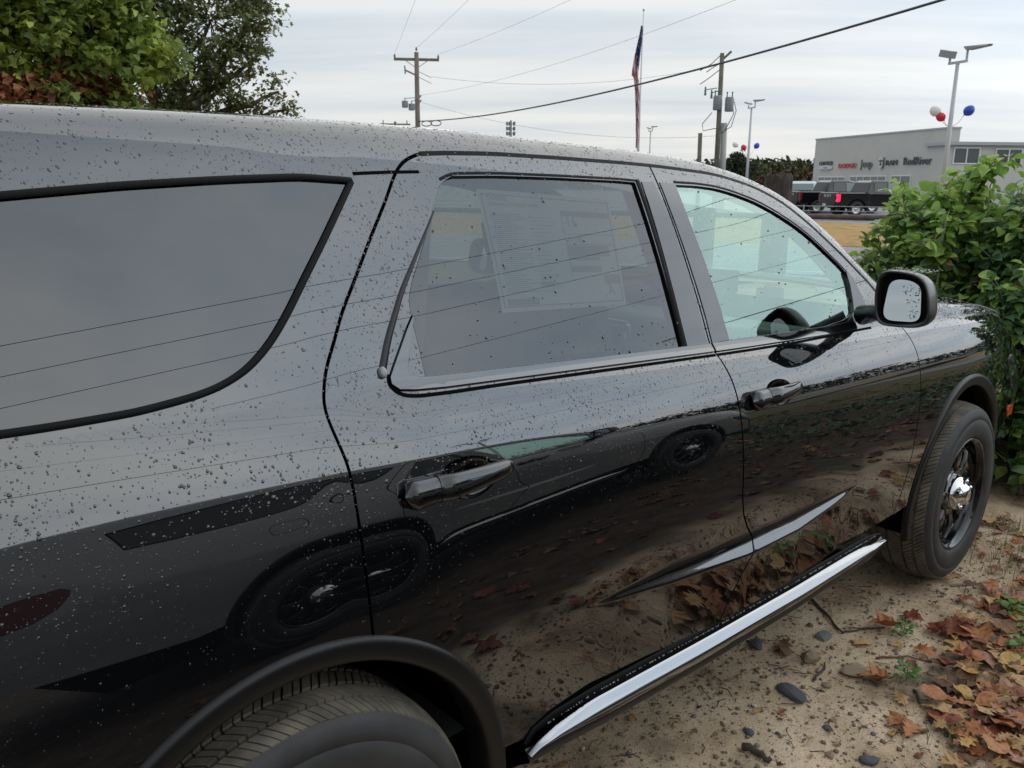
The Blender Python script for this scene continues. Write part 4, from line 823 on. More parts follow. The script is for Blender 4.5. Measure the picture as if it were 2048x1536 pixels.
    for x in (1.15, 4.85):
        for s in (-1, 1):
            w = empty('wheel', (x, s * .84, .42)); w.parent = t; w.rotation_euler = (0, 0, 0 if s < 0 else math.pi)
            V, F = lathe([(.24, -.12), (.27, -.17), (.36, -.18), (.405, -.14), (.42, -.08), (.42, .08), (.40, .14), (.24, .12)], 28); link('tyre', mesh('tyre', V, F, True), TYRE, w)
            V, F = lathe([(.001, -.10), (.06, -.10), (.08, -.06), (.20, -.10), (.245, -.135), (.25, -.12)], 28); link('rim', mesh('rim', V, F, True), pm('bright_truck_rim', (.60, .60, .60), .35, .7), w)
            A = np.linspace(0, math.pi, 18); R = [[(x + math.cos(a) * r, s * y, .42 + math.sin(a) * r) for r, y in ((.52, 1.0), (.55, 1.035), (.50, 1.045), (.47, 1.0), (.47, .70), (.01, .70))] for a in A]; V, F = loft(R); link('wheel_arch', mesh('wheel_arch', V, F), GAP, t)
    return t
BLK = pm('black_truck_paint', (.006, .0062, .0075), .10, ior=1.6); GRYP = pm('dark_grey_truck_paint', (.022, .023, .026), .15, coat=(.8, .05))
hd = math.radians(90 - 122)
truck((45.35, 22.1, -.225), hd, BLK, 'black pickup with its right tail light glowing red above the rail', True, 'pickups on the far lot')
truck((50.6, 27.0, -.22), hd, GRYP, 'dark pickup behind the lit one, just its cab and bed top showing', False, 'pickups on the far lot')
truck((47.6, 25.6, -.222), hd, BLK, 'black pickup half hidden behind the SUV pillar, left of the lit one', False, 'pickups on the far lot')
van = empty('white_van', (58.0, 33.4, -.20), hd, label='white van roof seen beyond the timber post', category='van')
vs_ = lambda x, hw, zt: [(x, -hw, .35), (x, hw, .35), (x, hw - .02, 1.2), (x, hw - .12, zt - .15), (x, hw - .25, zt), (x, -hw + .25, zt), (x, -hw + .12, zt - .15), (x, -hw + .02, 1.2)]
WPT = pm('white_van_paint', (.62, .63, .64), .25); body_mesh([vs_(0, .9, 1.5), vs_(.3, .98, 1.85), vs_(3.4, .98, 1.9), vs_(4.2, .97, 1.45), vs_(5.1, .92, 1.05)], 'body', WPT, van)
for s in (-1, 1): link('side_window', mesh('side_window', [(.7, s * .99, 1.25), (3.3, s * .99, 1.25), (3.2, s * .90, 1.72), (.8, s * .90, 1.72)], [(0, 1, 2, 3)]), pm('teal_truck_glass', (.10, .16, .16), .08), van)
for x in (.9, 4.1):
    for s in (-1, 1): m = MB(); m.add(*[[(a + x, b + s * .86, c + .34) for a, b, c in lathe([(.001, -.1), (.34, -.1), (.34, .1), (.001, .1)], 20)[0]], lathe([(.001, -.1), (.34, -.1), (.34, .1), (.001, .1)], 20)[1]]); m.build('wheel', TYRE, van, True)
# ---- rail and cable fence at the top of the bank
rail = MB(); rail.tube([along(47.0, s, land(*along(47.0, s)[:2]) + .14) for s in np.linspace(-70, 45, 30)], .14, 10); tagr = rail.build('kerb_rail', pm('rusty_brown_pipe', (.085, .055, .045), .7, var=(3, .3)), None, True, label='long rust brown pipe rail lying along the top of the straw bank', category='rail')
cf_ = empty('cable_fence', tuple(along(47.6, 0, -.24)), label='low cable fence on thin posts in front of the pickups', category='fence'); CI = -Vector(along(47.6, 0, -.24)); GALV = pm('galvanised_steel', (.36, .36, .35), .45, .5)
for s in np.arange(-60, 40, 4.6):
    p = along(47.6, s, -.25) + CI; m = MB(); m.tube([p, p + Vector((0, 0, .72))], .035, 6); m.build('post', GALV, cf_)
for h in (.42, .66): m = MB(); m.tube([along(47.6, s, -.24 + h) + CI for s in (-60, 40)], .018, 5); m.build('cable', GALV, cf_)

# ---- lamp posts with balloons
LAMP = pm('pale_grey_lamp_steel', (.47, .48, .49), .4); LHD = pm('grey_lamp_head', (.26, .265, .265), .45)
def lamp_post(x, y, ztop, label, flood, r=.13, z0=None, dirn=-.42):
    z0 = gz(x, y) if z0 is None else z0; t = empty('lamp_post', (x, y, z0), dirn, label=label, category='lamp post', group='lamp posts on the dealer lot'); H = ztop - z0
    m = MB(); m.tube([(0, 0, 0), (0, 0, H - .2)], [r, r * .62], 12); m.build('pole', LAMP, t, True)
    m = MB(); m.box((0, .0, H - .14), (.10, 1.0, .10)); m.tube([(0, -.46, H - .12), (0, -.46, H + .35)], .05, 8); m.tube([(0, .46, H - .12), (0, .46, H + .1)], .05, 8); m.build('bracket', LAMP, t)
    m = MB(); m.add([(-.19, -.52, H + .30), (.19, -.52, H + .30), (.16, -1.55, H + .34), (-.16, -1.55, H + .34), (-.19, -.38, H + .46), (.19, -.38, H + .46), (.10, -1.66, H + .40), (-.10, -1.66, H + .40)], [(0, 3, 2, 1), (4, 5, 6, 7), (0, 1, 5, 4), (1, 2, 6, 5), (2, 3, 7, 6), (3, 0, 4, 7)]); m.build('lamp_head', LHD, t)
    m = MB(); M3 = Matrix.Rotation(.25, 3, 'X'); m.box((-.1 if flood else 0, .52, H + .26), (.34, .66 if flood else .7, .30 if flood else .10), M=M3); m.build('lamp_head', LHD, t); return t
lamp_post(40.62, 14.30, 6.95, 'tall grey lamp post carrying balloons in front of the dealership wing', True)
lamp_post(63.98, 38.98, 7.75, 'grey lamp post left of the dealership with small balloons on it', False)
lamp_post(89.2, 69.15, 8.0, 'most distant grey lamp post, small beside the flagpole', False)
BC = {'white': (.72, .72, .70), 'red': (.60, .012, .04), 'blue': (.02, .07, .45)}
def balloon(c, r, col, base, label, grp):
    t = empty('balloon', c, label=label, category='balloon', group=grp); V, F = lathe([(.001, 1.16), (.30, 1.10), (.62, .88), (.88, .50), (1.0, .05), (.95, -.38), (.72, -.74), (.38, -.98), (.08, -1.12), (.10, -1.2), (.001, -1.2)], 24)
    d = (Vector(base) - Vector(c)).normalized(); M = (-d).to_track_quat('Y', 'Z').to_matrix(); o = link('balloon_skin', mesh('balloon_skin', [M @ Vector(v) * r * .93 for v in V], F, True), pm(col + '_balloon', BC[col], .3), t)
    m = MB(); e = Vector(base) - Vector(c); mid = e * .55 + Vector((0, 0, -.12)) * r * 4; m.tube([d * r * 1.1, mid, e], .012, 5); m.build('balloon_stick', pm('white_stick', (.6, .6, .58), .5), t)
for c, r, col, b, l in (((40.39, 14.92, 4.78), .25, 'white', (40.64, 14.28, 4.05), 'white balloon on the tall lamp post by the wing'), ((40.48, 14.69, 4.52), .215, 'red', (40.64, 14.28, 4.05), 'red balloon on the tall lamp post by the wing'), ((40.86, 13.67, 4.76), .24, 'blue', (40.64, 14.28, 4.05), 'blue balloon on the tall lamp post by the wing')): balloon(c, r, col, b, l, 'balloons on the tall lamp post')
def bg3(px, dx, dz): return (63.98 + dx * .52, 38.98 - dx * .85, dz)
for dx, dz, col in ((-1.12, 4.66, 'white'), (-.42, 4.42, 'red'), (.62, 4.56, 'blue')): balloon(bg3(0, dx, dz), .25, col, (63.98, 38.98, 3.7), col + ' balloon on the smaller lamp post left of the dealership', 'balloons on the smaller lamp post')

# ---- flagpole
fp = empty('flagpole', (69.55, 55.28, -.2), label='tall white flagpole rising behind the roof', category='flagpole'); m = MB(); m.tube([(0, 0, 0), (0, 0, 18.1)], [.16, .05], 12); m.build('pole', pm('white_pole', (.6, .6, .6), .4), fp, True)
V, F = lathe([(.001, .11), (.08, .07), (.11, 0), (.08, -.07), (.001, -.11)], 12); link('finial', mesh('finial', [(x, z, y + 18.2) for x, y, z in V], F, True), pm('gold_finial', (.35, .26, .10), .35, .6), fp)
def limp_flag():
    """hangs limp and twisted against the pole: folds computed down the fly"""
    nu, nv = 44, 60; V = []; cols = []
    for j in range(nv + 1):
        t = j / nv; z = 16.3 - 11.2 * t; wdt = .12 + .78 * math.sin(min(1, t * 2.1) * math.pi / 2) ** 1.3 * (1 - .92 * max(0, (t - .40) / .60) ** .35)
        for i in range(nu + 1):
            u = i / nu; a = u * 5.2 * math.pi + t * 2.0; V.append((-wdt * (.35 + .65 * u) * .55 + .09 * math.sin(a), wdt * (.35 + .65 * u) * .85 + .10 * math.cos(a * .8), z + .5 * u * (1 - t)))
    return V, [(j * (nu + 1) + i, j * (nu + 1) + i + 1, (j + 1) * (nu + 1) + i + 1, (j + 1) * (nu + 1) + i) for j in range(nv) for i in range(nu)], nu, nv
V, F, nu, nv = limp_flag(); fm = mesh('flag', V, F, True)
for mm_ in (pm('flag_navy', (.025, .04, .13), .8), pm('flag_red', (.36, .06, .08), .8), pm('flag_white', (.60, .54, .56), .8)): fm.materials.append(mm_)
for pgi, pl_ in enumerate(fm.polygons):
    j, i = divmod(pgi, nu); t = j / nv; u = i / nu; ph = t * 16 + u * 6.5
    pl_.material_index = 0 if (t + u * .12) < .34 and not (math.sin(t * 90) * math.sin(u * 40 + t * 30) > .72) else (2 if (t + u * .12) < .34 else (1 if int(ph) % 2 else 2))
flag = link('flag', fm, None, None, label='large striped flag hanging limp and twisted against the pole', category='flag'); flag.location = (69.5, 55.22, -.2)

# ---- utility poles
WOOD = pm('weathered_pole_wood', (.16, .135, .105), .9, var=(2.5, .25)); WOODG = pm('greenish_pole_wood', (.135, .125, .095), .9, var=(2.5, .3)); STEEL = pm('dull_grey_steel', (.22, .23, .23), .5, .3); INSU = pm('grey_insulator', (.13, .15, .15), .4)
def wire(m, a, b, sag, r, n=24): a, b = Vector(a), Vector(b); m.tube([a.lerp(b, i / n) - Vector((0, 0, sag * 4 * (i / n) * (1 - i / n))) for i in range(n + 1)], r, 5, False)
pA = empty('utility_pole', (34.78, 46.1, gz(34.78, 46.1)), label='wooden utility pole with a wide crossarm above the SUV roof', category='utility pole', group='utility poles along the road'); OA = Vector((34.78, 46.1, gz(34.78, 46.1))); hA = 9.75 - OA.z
cdir = Vector((.80, -.60, -.0)).normalized(); adir = math.atan2(cdir.y, cdir.x)
m = MB(); m.tube([(0, 0, 0), (0, 0, hA)], [.19, .145], 12); m.build('pole_shaft', WOOD, pA, True)
m = MB(); m.box((0, 0, hA - .45), (2.95, .12, .17), adir); m.build('crossarm', WOOD, pA)
m = MB(); [m.tube([cdir * s * .72 + Vector((0, 0, hA - .52)), Vector((0, 0, hA - 1.0))], .022, 5) for s in (-1, 1)]; m.build('arm_brace', STEEL, pA)
m = MB(); m.tube([(0, 0, hA - 1.45), tuple(cdir * -.75 + Vector((0, 0, hA - 1.12)))], .06, 6); m.tube([tuple(cdir * -.75 + Vector((0, 0, hA - 1.35))), tuple(cdir * -.78 + Vector((0, 0, hA - .85)))], .05, 6); m.build('side_bracket', STEEL, pA)
for s, z in ((-1.42, .0), (1.42, .0), (0, .45)): m = MB(); q = cdir * s + Vector((0, 0, hA - .36 + z)); m.tube([q, q + Vector((0, 0, .10)), q + Vector((0, 0, .22))], [.05, .075, .04], 8); m.build('insulator', INSU, pA)
for k, (s, z) in enumerate(((-.82, 3.25), (-.38, 3.42))):
    c = cdir * s + Vector((0, 0, hA - z)); V, F = lathe([(.001, .20), (.20, .20), (.21, .14), (.21, -.16), (.18, -.22), (.001, -.22)], 14); mm_ = MB().add([(c.x + x, c.y + z_, c.z + y) for x, y, z_ in V], F); mm_.tube([c + Vector((0, 0, .2)), c + Vector((0, 0, .4))], .03, 6); mm_.tube([c + Vector((0, 0, .36)), Vector((0, 0, c.z + .42))], .022, 5); mm_.build('transformer', pm('grey_transformer_tank', (.20, .225, .23), .5), pA)
for z in (1.15, 1.5): m = MB(); m.tube([(0, 0, hA - z), tuple(cdir * .95 + Vector((0, 0, hA - z - .42)))], .018, 5); m.build('stand_off_insulator', INSU, pA)
for z in (2.75, 3.05): m = MB(); m.tube([tuple(cdir * .14 + Vector((0, 0, hA - z - .08))), tuple(cdir * .26 + Vector((0, 0, hA - z + .08)))], .05, 6); m.build('insulator', INSU, pA)
pB = empty('utility_pole', (49.25, 32.3, -.22), label='leaning utility pole with two grey transformers left of the dealership', category='utility pole', group='utility poles along the road'); hB = 10.0
m = MB(); m.tube([(0.06, -.1, 0), (0, .0, hB)], [.19, .14], 12); m.build('pole_shaft', WOODG, pB, True); m = MB(); m.tube([(.0, .02, hB - .45), (.30, -.50, hB + .1)], .075, 8); m.build('top_arm', WOODG, pB)
m = MB(); m.tube([(.55, -.30, 0), (.40, -.22, 5.65)], .20, 12); m.build('stub_pole', pm('pale_stub_pole', (.33, .33, .32), .7), pB, True)
for (x, y, z) in ((-.06, .12, 6.90), (.36, -.52, 6.80)):
    V, F = lathe([(.001, .46), (.25, .45), (.28, .38), (.28, -.40), (.24, -.46), (.001, -.46)], 18); c = Vector((x - .15, y - .12, z)); mm_ = MB().add([(c.x + a, c.y + d, c.z + b) for a, b, d in V], F); tr = mm_.build('transformer', pm('grey_transformer_tank', (.20, .225, .23), .5), pB, True)
    for d in (-.12, .12): m = MB(); m.tube([c + Vector((d, -d, .44)), c + Vector((d, -d, .62)), c + Vector((d, -d, .78))], [.05, .035, .055], 8); m.build('bushing', INSU, tr)
for path in ([(-.25, .35, 6.3), (-.55, .85, 5.6), (-.5, .80, 5.15), (-.05, .1, 5.3)], [(.5, -.75, 7.15), (.6, -.95, 6.4), (.5, -.72, 5.4), (.1, -.1, 4.95), (-.05, .05, 5.25)], [(.45, -.7, 7.1), (.52, -.82, 6.2), (.3, -.4, 5.2)], [(-.05, .05, 9.9), (-.35, .55, 9.35), (-.75, 1.15, 8.95)], [(-.05, .05, 9.4), (-.35, .55, 9.05), (-.5, .8, 8.85)], [(-.05, .05, 9.0), (-.4, .6, 8.5), (-.72, 1.1, 8.1)]): m = MB(); m.tube(path, .03, 6); m.build('drop_cable', INSU, pB, True)
for (x, y, z) in ((-.5, .8, 7.75), (-.28, .45, 7.55)): m = MB(); m.tube([(x, y, z + .2), (x + .02, y, z - .35)], [.05, .09], 6); m.tube([(x, y, z), (x * .2, y * .2, z + .1)], .03, 5); m.build('fuse_cutout', INSU, pB)
st = MB(); st.tube([(48.67, 33.15, gz(48.67, 33.15)), (48.6, 33.2, 4.78)], .14, 10); st.build('stub_post', WOODG, None, True, label='short dark bare pole left of the transformer pole', category='pole')
WIRE = pm('black_cable', (.035, .038, .04), .6); WIREG = pm('thin_grey_wire', (.30, .31, .32), .6)
m = MB(); wire(m, (34.85, 46.06, 5.42), (16.9, -1.5, 6.25), .85, .034, 40)
for t in (.018, .05): pass
m.build('overhead_cable', WIRE, None, True, label='thick black cable sagging across the sky from the crossarm pole', category='cable', group='lines strung between the poles')
for t_, (sx, h) in enumerate(((.035, .0), (.075, 0))):
    p = Vector((34.85, 46.06, 5.42)).lerp(Vector((16.9, -1.5, 6.25)), sx) - Vector((0, 0, .85 * 4 * sx * (1 - sx))); mm_ = MB(); mm_.tube([p + Vector((.18 * math.sin(a), -.3 * math.sin(a), -.16 + .16 * math.cos(a))) for a in np.linspace(0, 2 * math.pi, 13)], .03, 5, False); mm_.build('cable_loop', WIRE, None, True, label=('hanging cable loop nearest the crossarm pole', 'hanging cable loop farther along the thick cable')[t_], category='cable')
def top(s, dz=0): return OA + cdir * s + Vector((0, 0, hA - .1 + dz))
for k, (a, b, sag, r, lb) in enumerate((
    (top(-1.42), (20.0, 20.5, 16.6), .4, .007, 'thin grey wire rising from the left end of the crossarm'), (top(0, .35), (21.2, 11.8, 14.6), .4, .007, 'thin grey wire rising from the pole top'), (top(1.42), (20.6, 2.6, 11.0), .6, .007, 'thin grey wire from the right end of the crossarm'),
    (OA + Vector((0, 0, hA - 2.7)), (22.5, 4.5, 8.9), .9, .007, 'thin grey wire above the thick cable'), (OA + cdir * .95 + Vector((0, 0, hA - 1.5)), (48.6, 33.3, 8.85), .7, .010, 'drooping thin wire between the two utility poles'), (OA + Vector((0, 0, hA - 3.05)), (49.2, 32.4, 4.6), .9, .010, 'lowest thin wire between the two utility poles'))):
    m = MB(); wire(m, a, b, sag, r); m.build('overhead_wire', WIREG, None, True, label=lb, category='wire', group='lines strung between the poles')
for k, (s0, s1, dz) in enumerate(((-1.42, -2.6, 0), (-.7, -1.9, -1.2), (1.30, .9, -.3))): pass
# small pole top and mast behind the roof line
sp = empty('far_pole', (60.2, 84.5, -1), label='small far crossarm just above the SUV roof', category='utility pole'); m = MB(); m.tube([(0, 0, 0), (0, 0, 9.3)], .14, 8); m.build('pole_shaft', WOOD, sp); m = MB(); m.box((0, 0, 9.0), (3.6, .14, .16), adir); m.build('crossarm', WOOD, sp)
for s in (-1.4, 1.4): m = MB(); q = cdir * s; m.tube([(q.x, q.y, 9.05), (q.x, q.y, 9.45)], .06, 6); m.build('insulator', INSU, sp)
tw = empty('phone_mast', (149.15, 160.07, -1), label='tiny phone mast with clustered antennas above the roof line', category='mast'); m = MB(); m.tube([(0, 0, 0), (0, 0, 17.2)], .22, 8); m.build('mast', STEEL, tw)
for zz in (14.0, 15.2, 16.4):
    for a in range(5): m = MB(); m.box((1.0 * math.cos(a * 1.26), 1.0 * math.sin(a * 1.26), zz), (.34, .34, .9)); m.tube([(0, 0, zz), (1.0 * math.cos(a * 1.26), 1.0 * math.sin(a * 1.26), zz)], .06, 5); m.build('antenna', INSU, tw)
# lines and a lamp behind the photographer, mirrored in the side glass
for k in range(5):
    m = MB(); y = (-3.0, -3.8, -4.7, -6.2, -8.4)[k]; z = (9.7, 9.4, 9.1, 8.4, 7.4)[k]; wire(m, (-45, y - 21, z + .6), (32, y + 2.0, z), .6, (.008, .008, .008, .007, .020)[k], 40)
    m.build('overhead_wire' if k < 4 else 'overhead_cable', WIRE, None, True, label=('topmost', 'second', 'third', 'fourth', 'heaviest, lowest')[k] + ' of the lines mirrored in the rear door glass', category='wire', group='lines mirrored in the side glass')
lamp_post(24.0, -27.0, 8.2, 'lamp post mirrored at the corner of the rear door glass', False)
# ---- timber posts before the road
PW = pm('dark_rotten_timber', (.055, .042, .035), .95, var=(7, .5), bump=(30, .8, .01))
def piling(x, y, z1, r, label):
    V = []; F = []; n = 26; H = 7
    for j in range(H):
        for i in range(n): a = 2 * math.pi * i / n; q = r * (1 + .10 * (vnoise(np.array(i * .9), np.array(j * .35), 8)) + (-.09 if i % 4 == 0 else 0)); V.append((q * math.cos(a), q * math.sin(a), (z1 - gz(x, y) + .3) * j / (H - 1) + (.05 * math.sin(i * 2.3) if j == H - 1 else 0)))
    for j in range(H - 1):
        for i in range(n): F.append((j * n + i, j * n + (i + 1) % n, (j + 1) * n + (i + 1) % n, (j + 1) * n + i))
    F.append(tuple((H - 1) * n + i for i in range(n))); o = link('timber_post', mesh('timber_post', V, F), PW, None, label=label, category='post', group='timber posts by the roadside'); o.location = (x, y, gz(x, y) - .3)
piling(8.09, 3.87, 1.69, .15, 'dark weathered timber post standing beyond the SUV bonnet, right of the pillar'); piling(8.0, 4.75, 1.30, .13, 'dark timber post seen through the front door glass')
# ------------------------------------------------------------------ trees, shrub, far woods
def leafmat(name, c1, c2, rough=.45, tr=.42, mott=False):
    m = bpy.data.materials.new(name); m.use_nodes = True; nt = m.node_tree; b = nt.nodes['Principled BSDF']; N = nt.nodes.new; L = nt.links.new
    oi = N('ShaderNodeObjectInfo'); tc = N('ShaderNodeTexCoord'); n = N('ShaderNodeTexNoise'); n.inputs['Scale'].default_value = 2.2; n.inputs['Detail'].default_value = 3; g = N('ShaderNodeNewGeometry'); L(g.outputs['Position'], n.inputs['Vector'])
    ri = N('ShaderNodeMath'); ri.operation = 'MULTIPLY_ADD'; L(g.outputs['Random Per Island'], ri.inputs[0]); ri.inputs[1].default_value = .75; ad = N('ShaderNodeMath'); ad.operation = 'MULTIPLY_ADD'; L(n.outputs['Fac'], ad.inputs[0]); ad.inputs[1].default_value = .7; ad.inputs[2].default_value = -.22
    L(ad.outputs[0], ri.inputs[2]); ri2 = N('ShaderNodeMath'); ri2.operation = 'MULTIPLY_ADD'; L(oi.outputs['Random'], ri2.inputs[0]); ri2.inputs[1].default_value = .5; sb = N('ShaderNodeMath'); sb.operation = 'SUBTRACT'; L(ri.outputs[0], sb.inputs[0]); sb.inputs[1].default_value = .25; L(sb.outputs[0], ri2.inputs[2])
    r = N('ShaderNodeValToRGB'); L(ri2.outputs[0], r.inputs[0]); e = r.color_ramp.elements; e[0].color = (*c1, 1); e[1].color = (*c2, 1); e[0].position = .15; e[1].position = .95
    col = r.outputs[0]
    if mott:       # blotches and specks on a dead leaf
        n3 = N('ShaderNodeTexNoise'); n3.inputs['Scale'].default_value = 75; n3.inputs['Detail'].default_value = 5; n3.inputs['Roughness'].default_value = .65; L(g.outputs['Position'], n3.inputs['Vector']); r3 = N('ShaderNodeValToRGB'); L(n3.outputs['Fac'], r3.inputs[0]); q = r3.color_ramp.elements; q[0].position = .30; q[0].color = (.28, .22, .18, 1); q[1].position = .52; q[1].color = (1, 1, 1, 1); mu = N('ShaderNodeMix'); mu.data_type = 'RGBA'; mu.blend_type = 'MULTIPLY'; mu.inputs['Factor'].default_value = .85; L(col, mu.inputs['A']); L(r3.outputs[0], mu.inputs['B']); col = mu.outputs['Result']
    L(col, b.inputs['Base Color']); b.inputs['Roughness'].default_value = rough; b.inputs['Specular IOR Level'].default_value = .35
    if tr:
        out = nt.nodes['Material Output']; t = N('ShaderNodeBsdfTranslucent'); L(col, t.inputs['Color']); mx = N('ShaderNodeMixShader'); mx.inputs[0].default_value = tr; L(b.outputs[0], mx.inputs[1]); L(t.outputs[0], mx.inputs[2]); L(mx.outputs[0], out.inputs[0])
    MATS[name] = m; return m
def leaf_shape(kind, n_arm=5):
    """flat outline in (x along the midrib 0..1, y) as triangles about the midrib"""
    if kind == 'ovate': pts = [(0, 0), (.07, .16), (.20, .30), (.38, .375), (.58, .35), (.76, .245), (.90, .09), (1, 0)]
    elif kind == 'oak': pts = [(0, 0), (.10, .05), (.20, .20), (.30, .09), (.42, .30), (.52, .12), (.64, .34), (.74, .15), (.86, .22), (.92, .08), (1, 0)]
    elif kind == 'maple': pts = [(0, 0), (.04, .12), (-.04, .34), (.16, .28), (.20, .56), (.36, .40), (.50, .52), (.52, .24), (.66, .28), (.78, .14), (1, 0)]
    elif kind == 'oak_spray': pts = [(0, 0), (.24, .22), (.36, .10), (.62, .33), (.74, .14), (1, 0)]
    elif kind == 'maple_spray': pts = [(0, 0), (.0, .30), (.20, .54), (.38, .30), (.60, .34), (1, 0)]
    else: pts = [(0, 0), (.2, .25), (.6, .28), (1, 0)]
    return pts
def leaf_tris(kind, fold=.25, curl=.3, wave=0.0, rs=None, stem=.25):
    p = leaf_shape(kind); V = []; F = []; n = len(p); rs = rs or random
    ph = rs.uniform(0, 6)
    def z(x, y): return fold * abs(y) - curl * (x - .35) ** 2 + wave * math.sin(7 * x + ph) * abs(y) + wave * .6 * math.sin(5 * x + 9 * y + ph)
    for x, y in p: V.append((x, y, z(x, y)))
    for x, y in p[1:-1]: V.append((x, 0, z(x, 0)))
    for x, y in p[1:-1]: V.append((x, -y, z(x, -y)))
    m = n - 2
    for sgn, off in ((1, 1), (-1, n + m)):
        A = [0] + [off + i for i in range(m)] + [n - 1]; B = [0] + [n + i for i in range(m)] + [n - 1]
        for i in range(n - 1):
            a, b, c, d = A[i], A[i + 1], B[i + 1], B[i]
            for f in ((a, b, c), (a, c, d)):
                if len(set(f)) == 3: F.append(f if sgn < 0 else f[::-1])
    if stem:
        b = len(V); V += [(0, .012, z(0, 0)), (0, -.012, z(0, 0)), (-stem, -.010, -.05 - stem * .3), (-stem, .010, -.05 - stem * .3)]; F += [(b, b + 1, b + 2), (b, b + 2, b + 3)]
    return np.array(V), np.array([f[::-1] for f in F])
def rand_frames(n, droop=.3, r=rng):
    """random orientations: x along the leaf, z its face, mostly up"""
    az = r.uniform(0, 2 * math.pi, n); el = r.normal(-droop, .45, n); x = np.stack([np.cos(az) * np.cos(el), np.sin(az) * np.cos(el), np.sin(el)], 1)
    up = np.array([0, 0, 1.0]) + r.normal(0, .45, (n, 3)); y = np.cross(up, x); y /= np.linalg.norm(y, axis=1, keepdims=True); z = np.cross(x, y); return np.stack([x, y, z], 1)
def scatter_mesh(name, base, P, R, sc, mat, parent=None, **kw):
    V0, T0 = base; n = len(P); V = np.einsum('vk,nkj->nvj', V0, R) * np.asarray(sc).reshape(-1, 1, 1) + P[:, None, :]; T = T0[None] + (np.arange(n) * len(V0))[:, None, None]
    return link(name, tri_mesh_np(name, V.reshape(-1, 3), T.reshape(-1, 3), False), mat, parent, **kw)
BARK = pm('grey_brown_bark', (.10, .082, .065), .95, var=(5, .35), bump=(20, .7, .02))
def branch_to(m, a, b, r0, r1, wig=.12, n=7):
    a, b = Vector(a), Vector(b); L_ = (b - a).length; P = [a.lerp(b, i / n) + Vector((random.uniform(-1, 1), random.uniform(-1, 1), random.uniform(-.5, .5))) * wig * L_ * .25 * math.sin(math.pi * i / n) for i in range(n + 1)]; m.tube(P, [r0 + (r1 - r0) * i / n for i in range(n + 1)], 7, False); return P
def tree(name, base, fork, blobs, kind, size, dens, mats, label, sel=None, group=None, cl=.30, indiv=0):
    t = empty(name, base, label=label, category='tree', group=group); B = Vector(base); loc = lambda p: Vector(p) - B
    m = MB(); branch_to(m, (0, 0, -.2), loc(fork), .24, .16, .06); m.build('trunk', BARK, t, True); P = []; M = []; m = MB()
    for bi, (x, y, z, r) in enumerate(blobs):
        pts = branch_to(m, loc(fork), loc((x, y, z)), .09, .02, .25); nc = max(4, int(dens * r * r * 9))
        for k in range(nc):
            d = rng.normal(0, 1, 3); d /= np.linalg.norm(d); c = np.array([x, y, z]) + d * r * rng.uniform(.35, 1.05) ** .6; 
            if rng.random() < .35: s_ = Vector((x, y, z)).lerp(Vector(c), .1); m.tube([loc(s_), loc(c)], [.012, .004], 4, False)
            n = int(rng.integers(26, 48)); q = c + rng.normal(0, cl * .45, (n, 3)) * [1, 1, .7]; P.append(q); M.append(np.full(n, (sel(c, rng) if sel else 0)))
    m.build('branches', BARK, t, True); P = np.concatenate(P) - np.array(base); M = np.concatenate(M)
    for k, mt in enumerate(mats):
        q = P[M == k]
        if len(q) == 0: continue
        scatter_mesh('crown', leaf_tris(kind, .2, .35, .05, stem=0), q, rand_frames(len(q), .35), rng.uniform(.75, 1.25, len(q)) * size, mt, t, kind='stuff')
    if indiv:     # the leaves of the nearest sprays, one by one
        base_l = mesh('leaf', *[a.tolist() for a in leaf_tris(kind, .2, .4, .06)]); d = np.linalg.norm(P + np.array(base) - np.array(CAMP), axis=1); o = np.argsort(d)[:indiv * 4]; o = rng.choice(o, indiv, replace=False); R = rand_frames(indiv, .35)
        lms = {}
        for a, i in enumerate(o):
            k = int(M[i])
            if k not in lms: lms[k] = base_l.copy(); lms[k].materials.append(mats[k])
            lf = link('leaf', lms[k], None, t); rx = Matrix(R[a].T.tolist()); lf.matrix_local = Matrix.Translation(P[i] + rng.normal(0, .05, 3)) @ rx.to_4x4() @ Matrix.Scale(size * 1.15, 4)
    return t
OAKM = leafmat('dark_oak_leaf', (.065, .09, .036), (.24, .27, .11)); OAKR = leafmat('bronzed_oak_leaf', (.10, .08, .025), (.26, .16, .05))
MAPG = leafmat('fresh_maple_leaf', (.22, .31, .05), (.64, .70, .16)); MAPD = leafmat('darker_maple_leaf', (.12, .18, .04), (.38, .45, .11)); MAPR = leafmat('rusting_maple_leaf', (.20, .08, .045), (.56, .26, .12))  # darker green maple leaves are mixed at random through the crown
OAKB = [(6.05, 13.45, 4.23, 1.05), (6.60, 13.18, 4.30, .42), (6.72, 13.12, 3.71, .32), (6.23, 13.37, 3.24, .58), (6.98, 12.99, 3.12, .24), (5.66, 13.62, 3.01, .59), (6.54, 13.21, 2.86, .36), (5.98, 13.48, 5.44, 1.32), (5.12, 13.84, 3.54, 1.0), (6.72, 13.1, 4.5, .26), (4.6, 14.3, 4.8, 1.3), (5.3, 14, 2.5, .8), (6.45, 13.2, 3.95, .30), (7.1, 12.95, 2.82, .16)]
tree('oak_tree', (5.2, 13.9, gz(5.2, 13.9)), (5.3, 13.85, 2.4), OAKB, 'oak_spray', .105, 6.5, [OAKM, OAKR], 'dark green oak whose ragged branches reach into the pale sky', sel=lambda c, r: int(r.random() < (.12 if c[2] > 3.1 else .38)), group='trees behind the SUV', cl=.26)
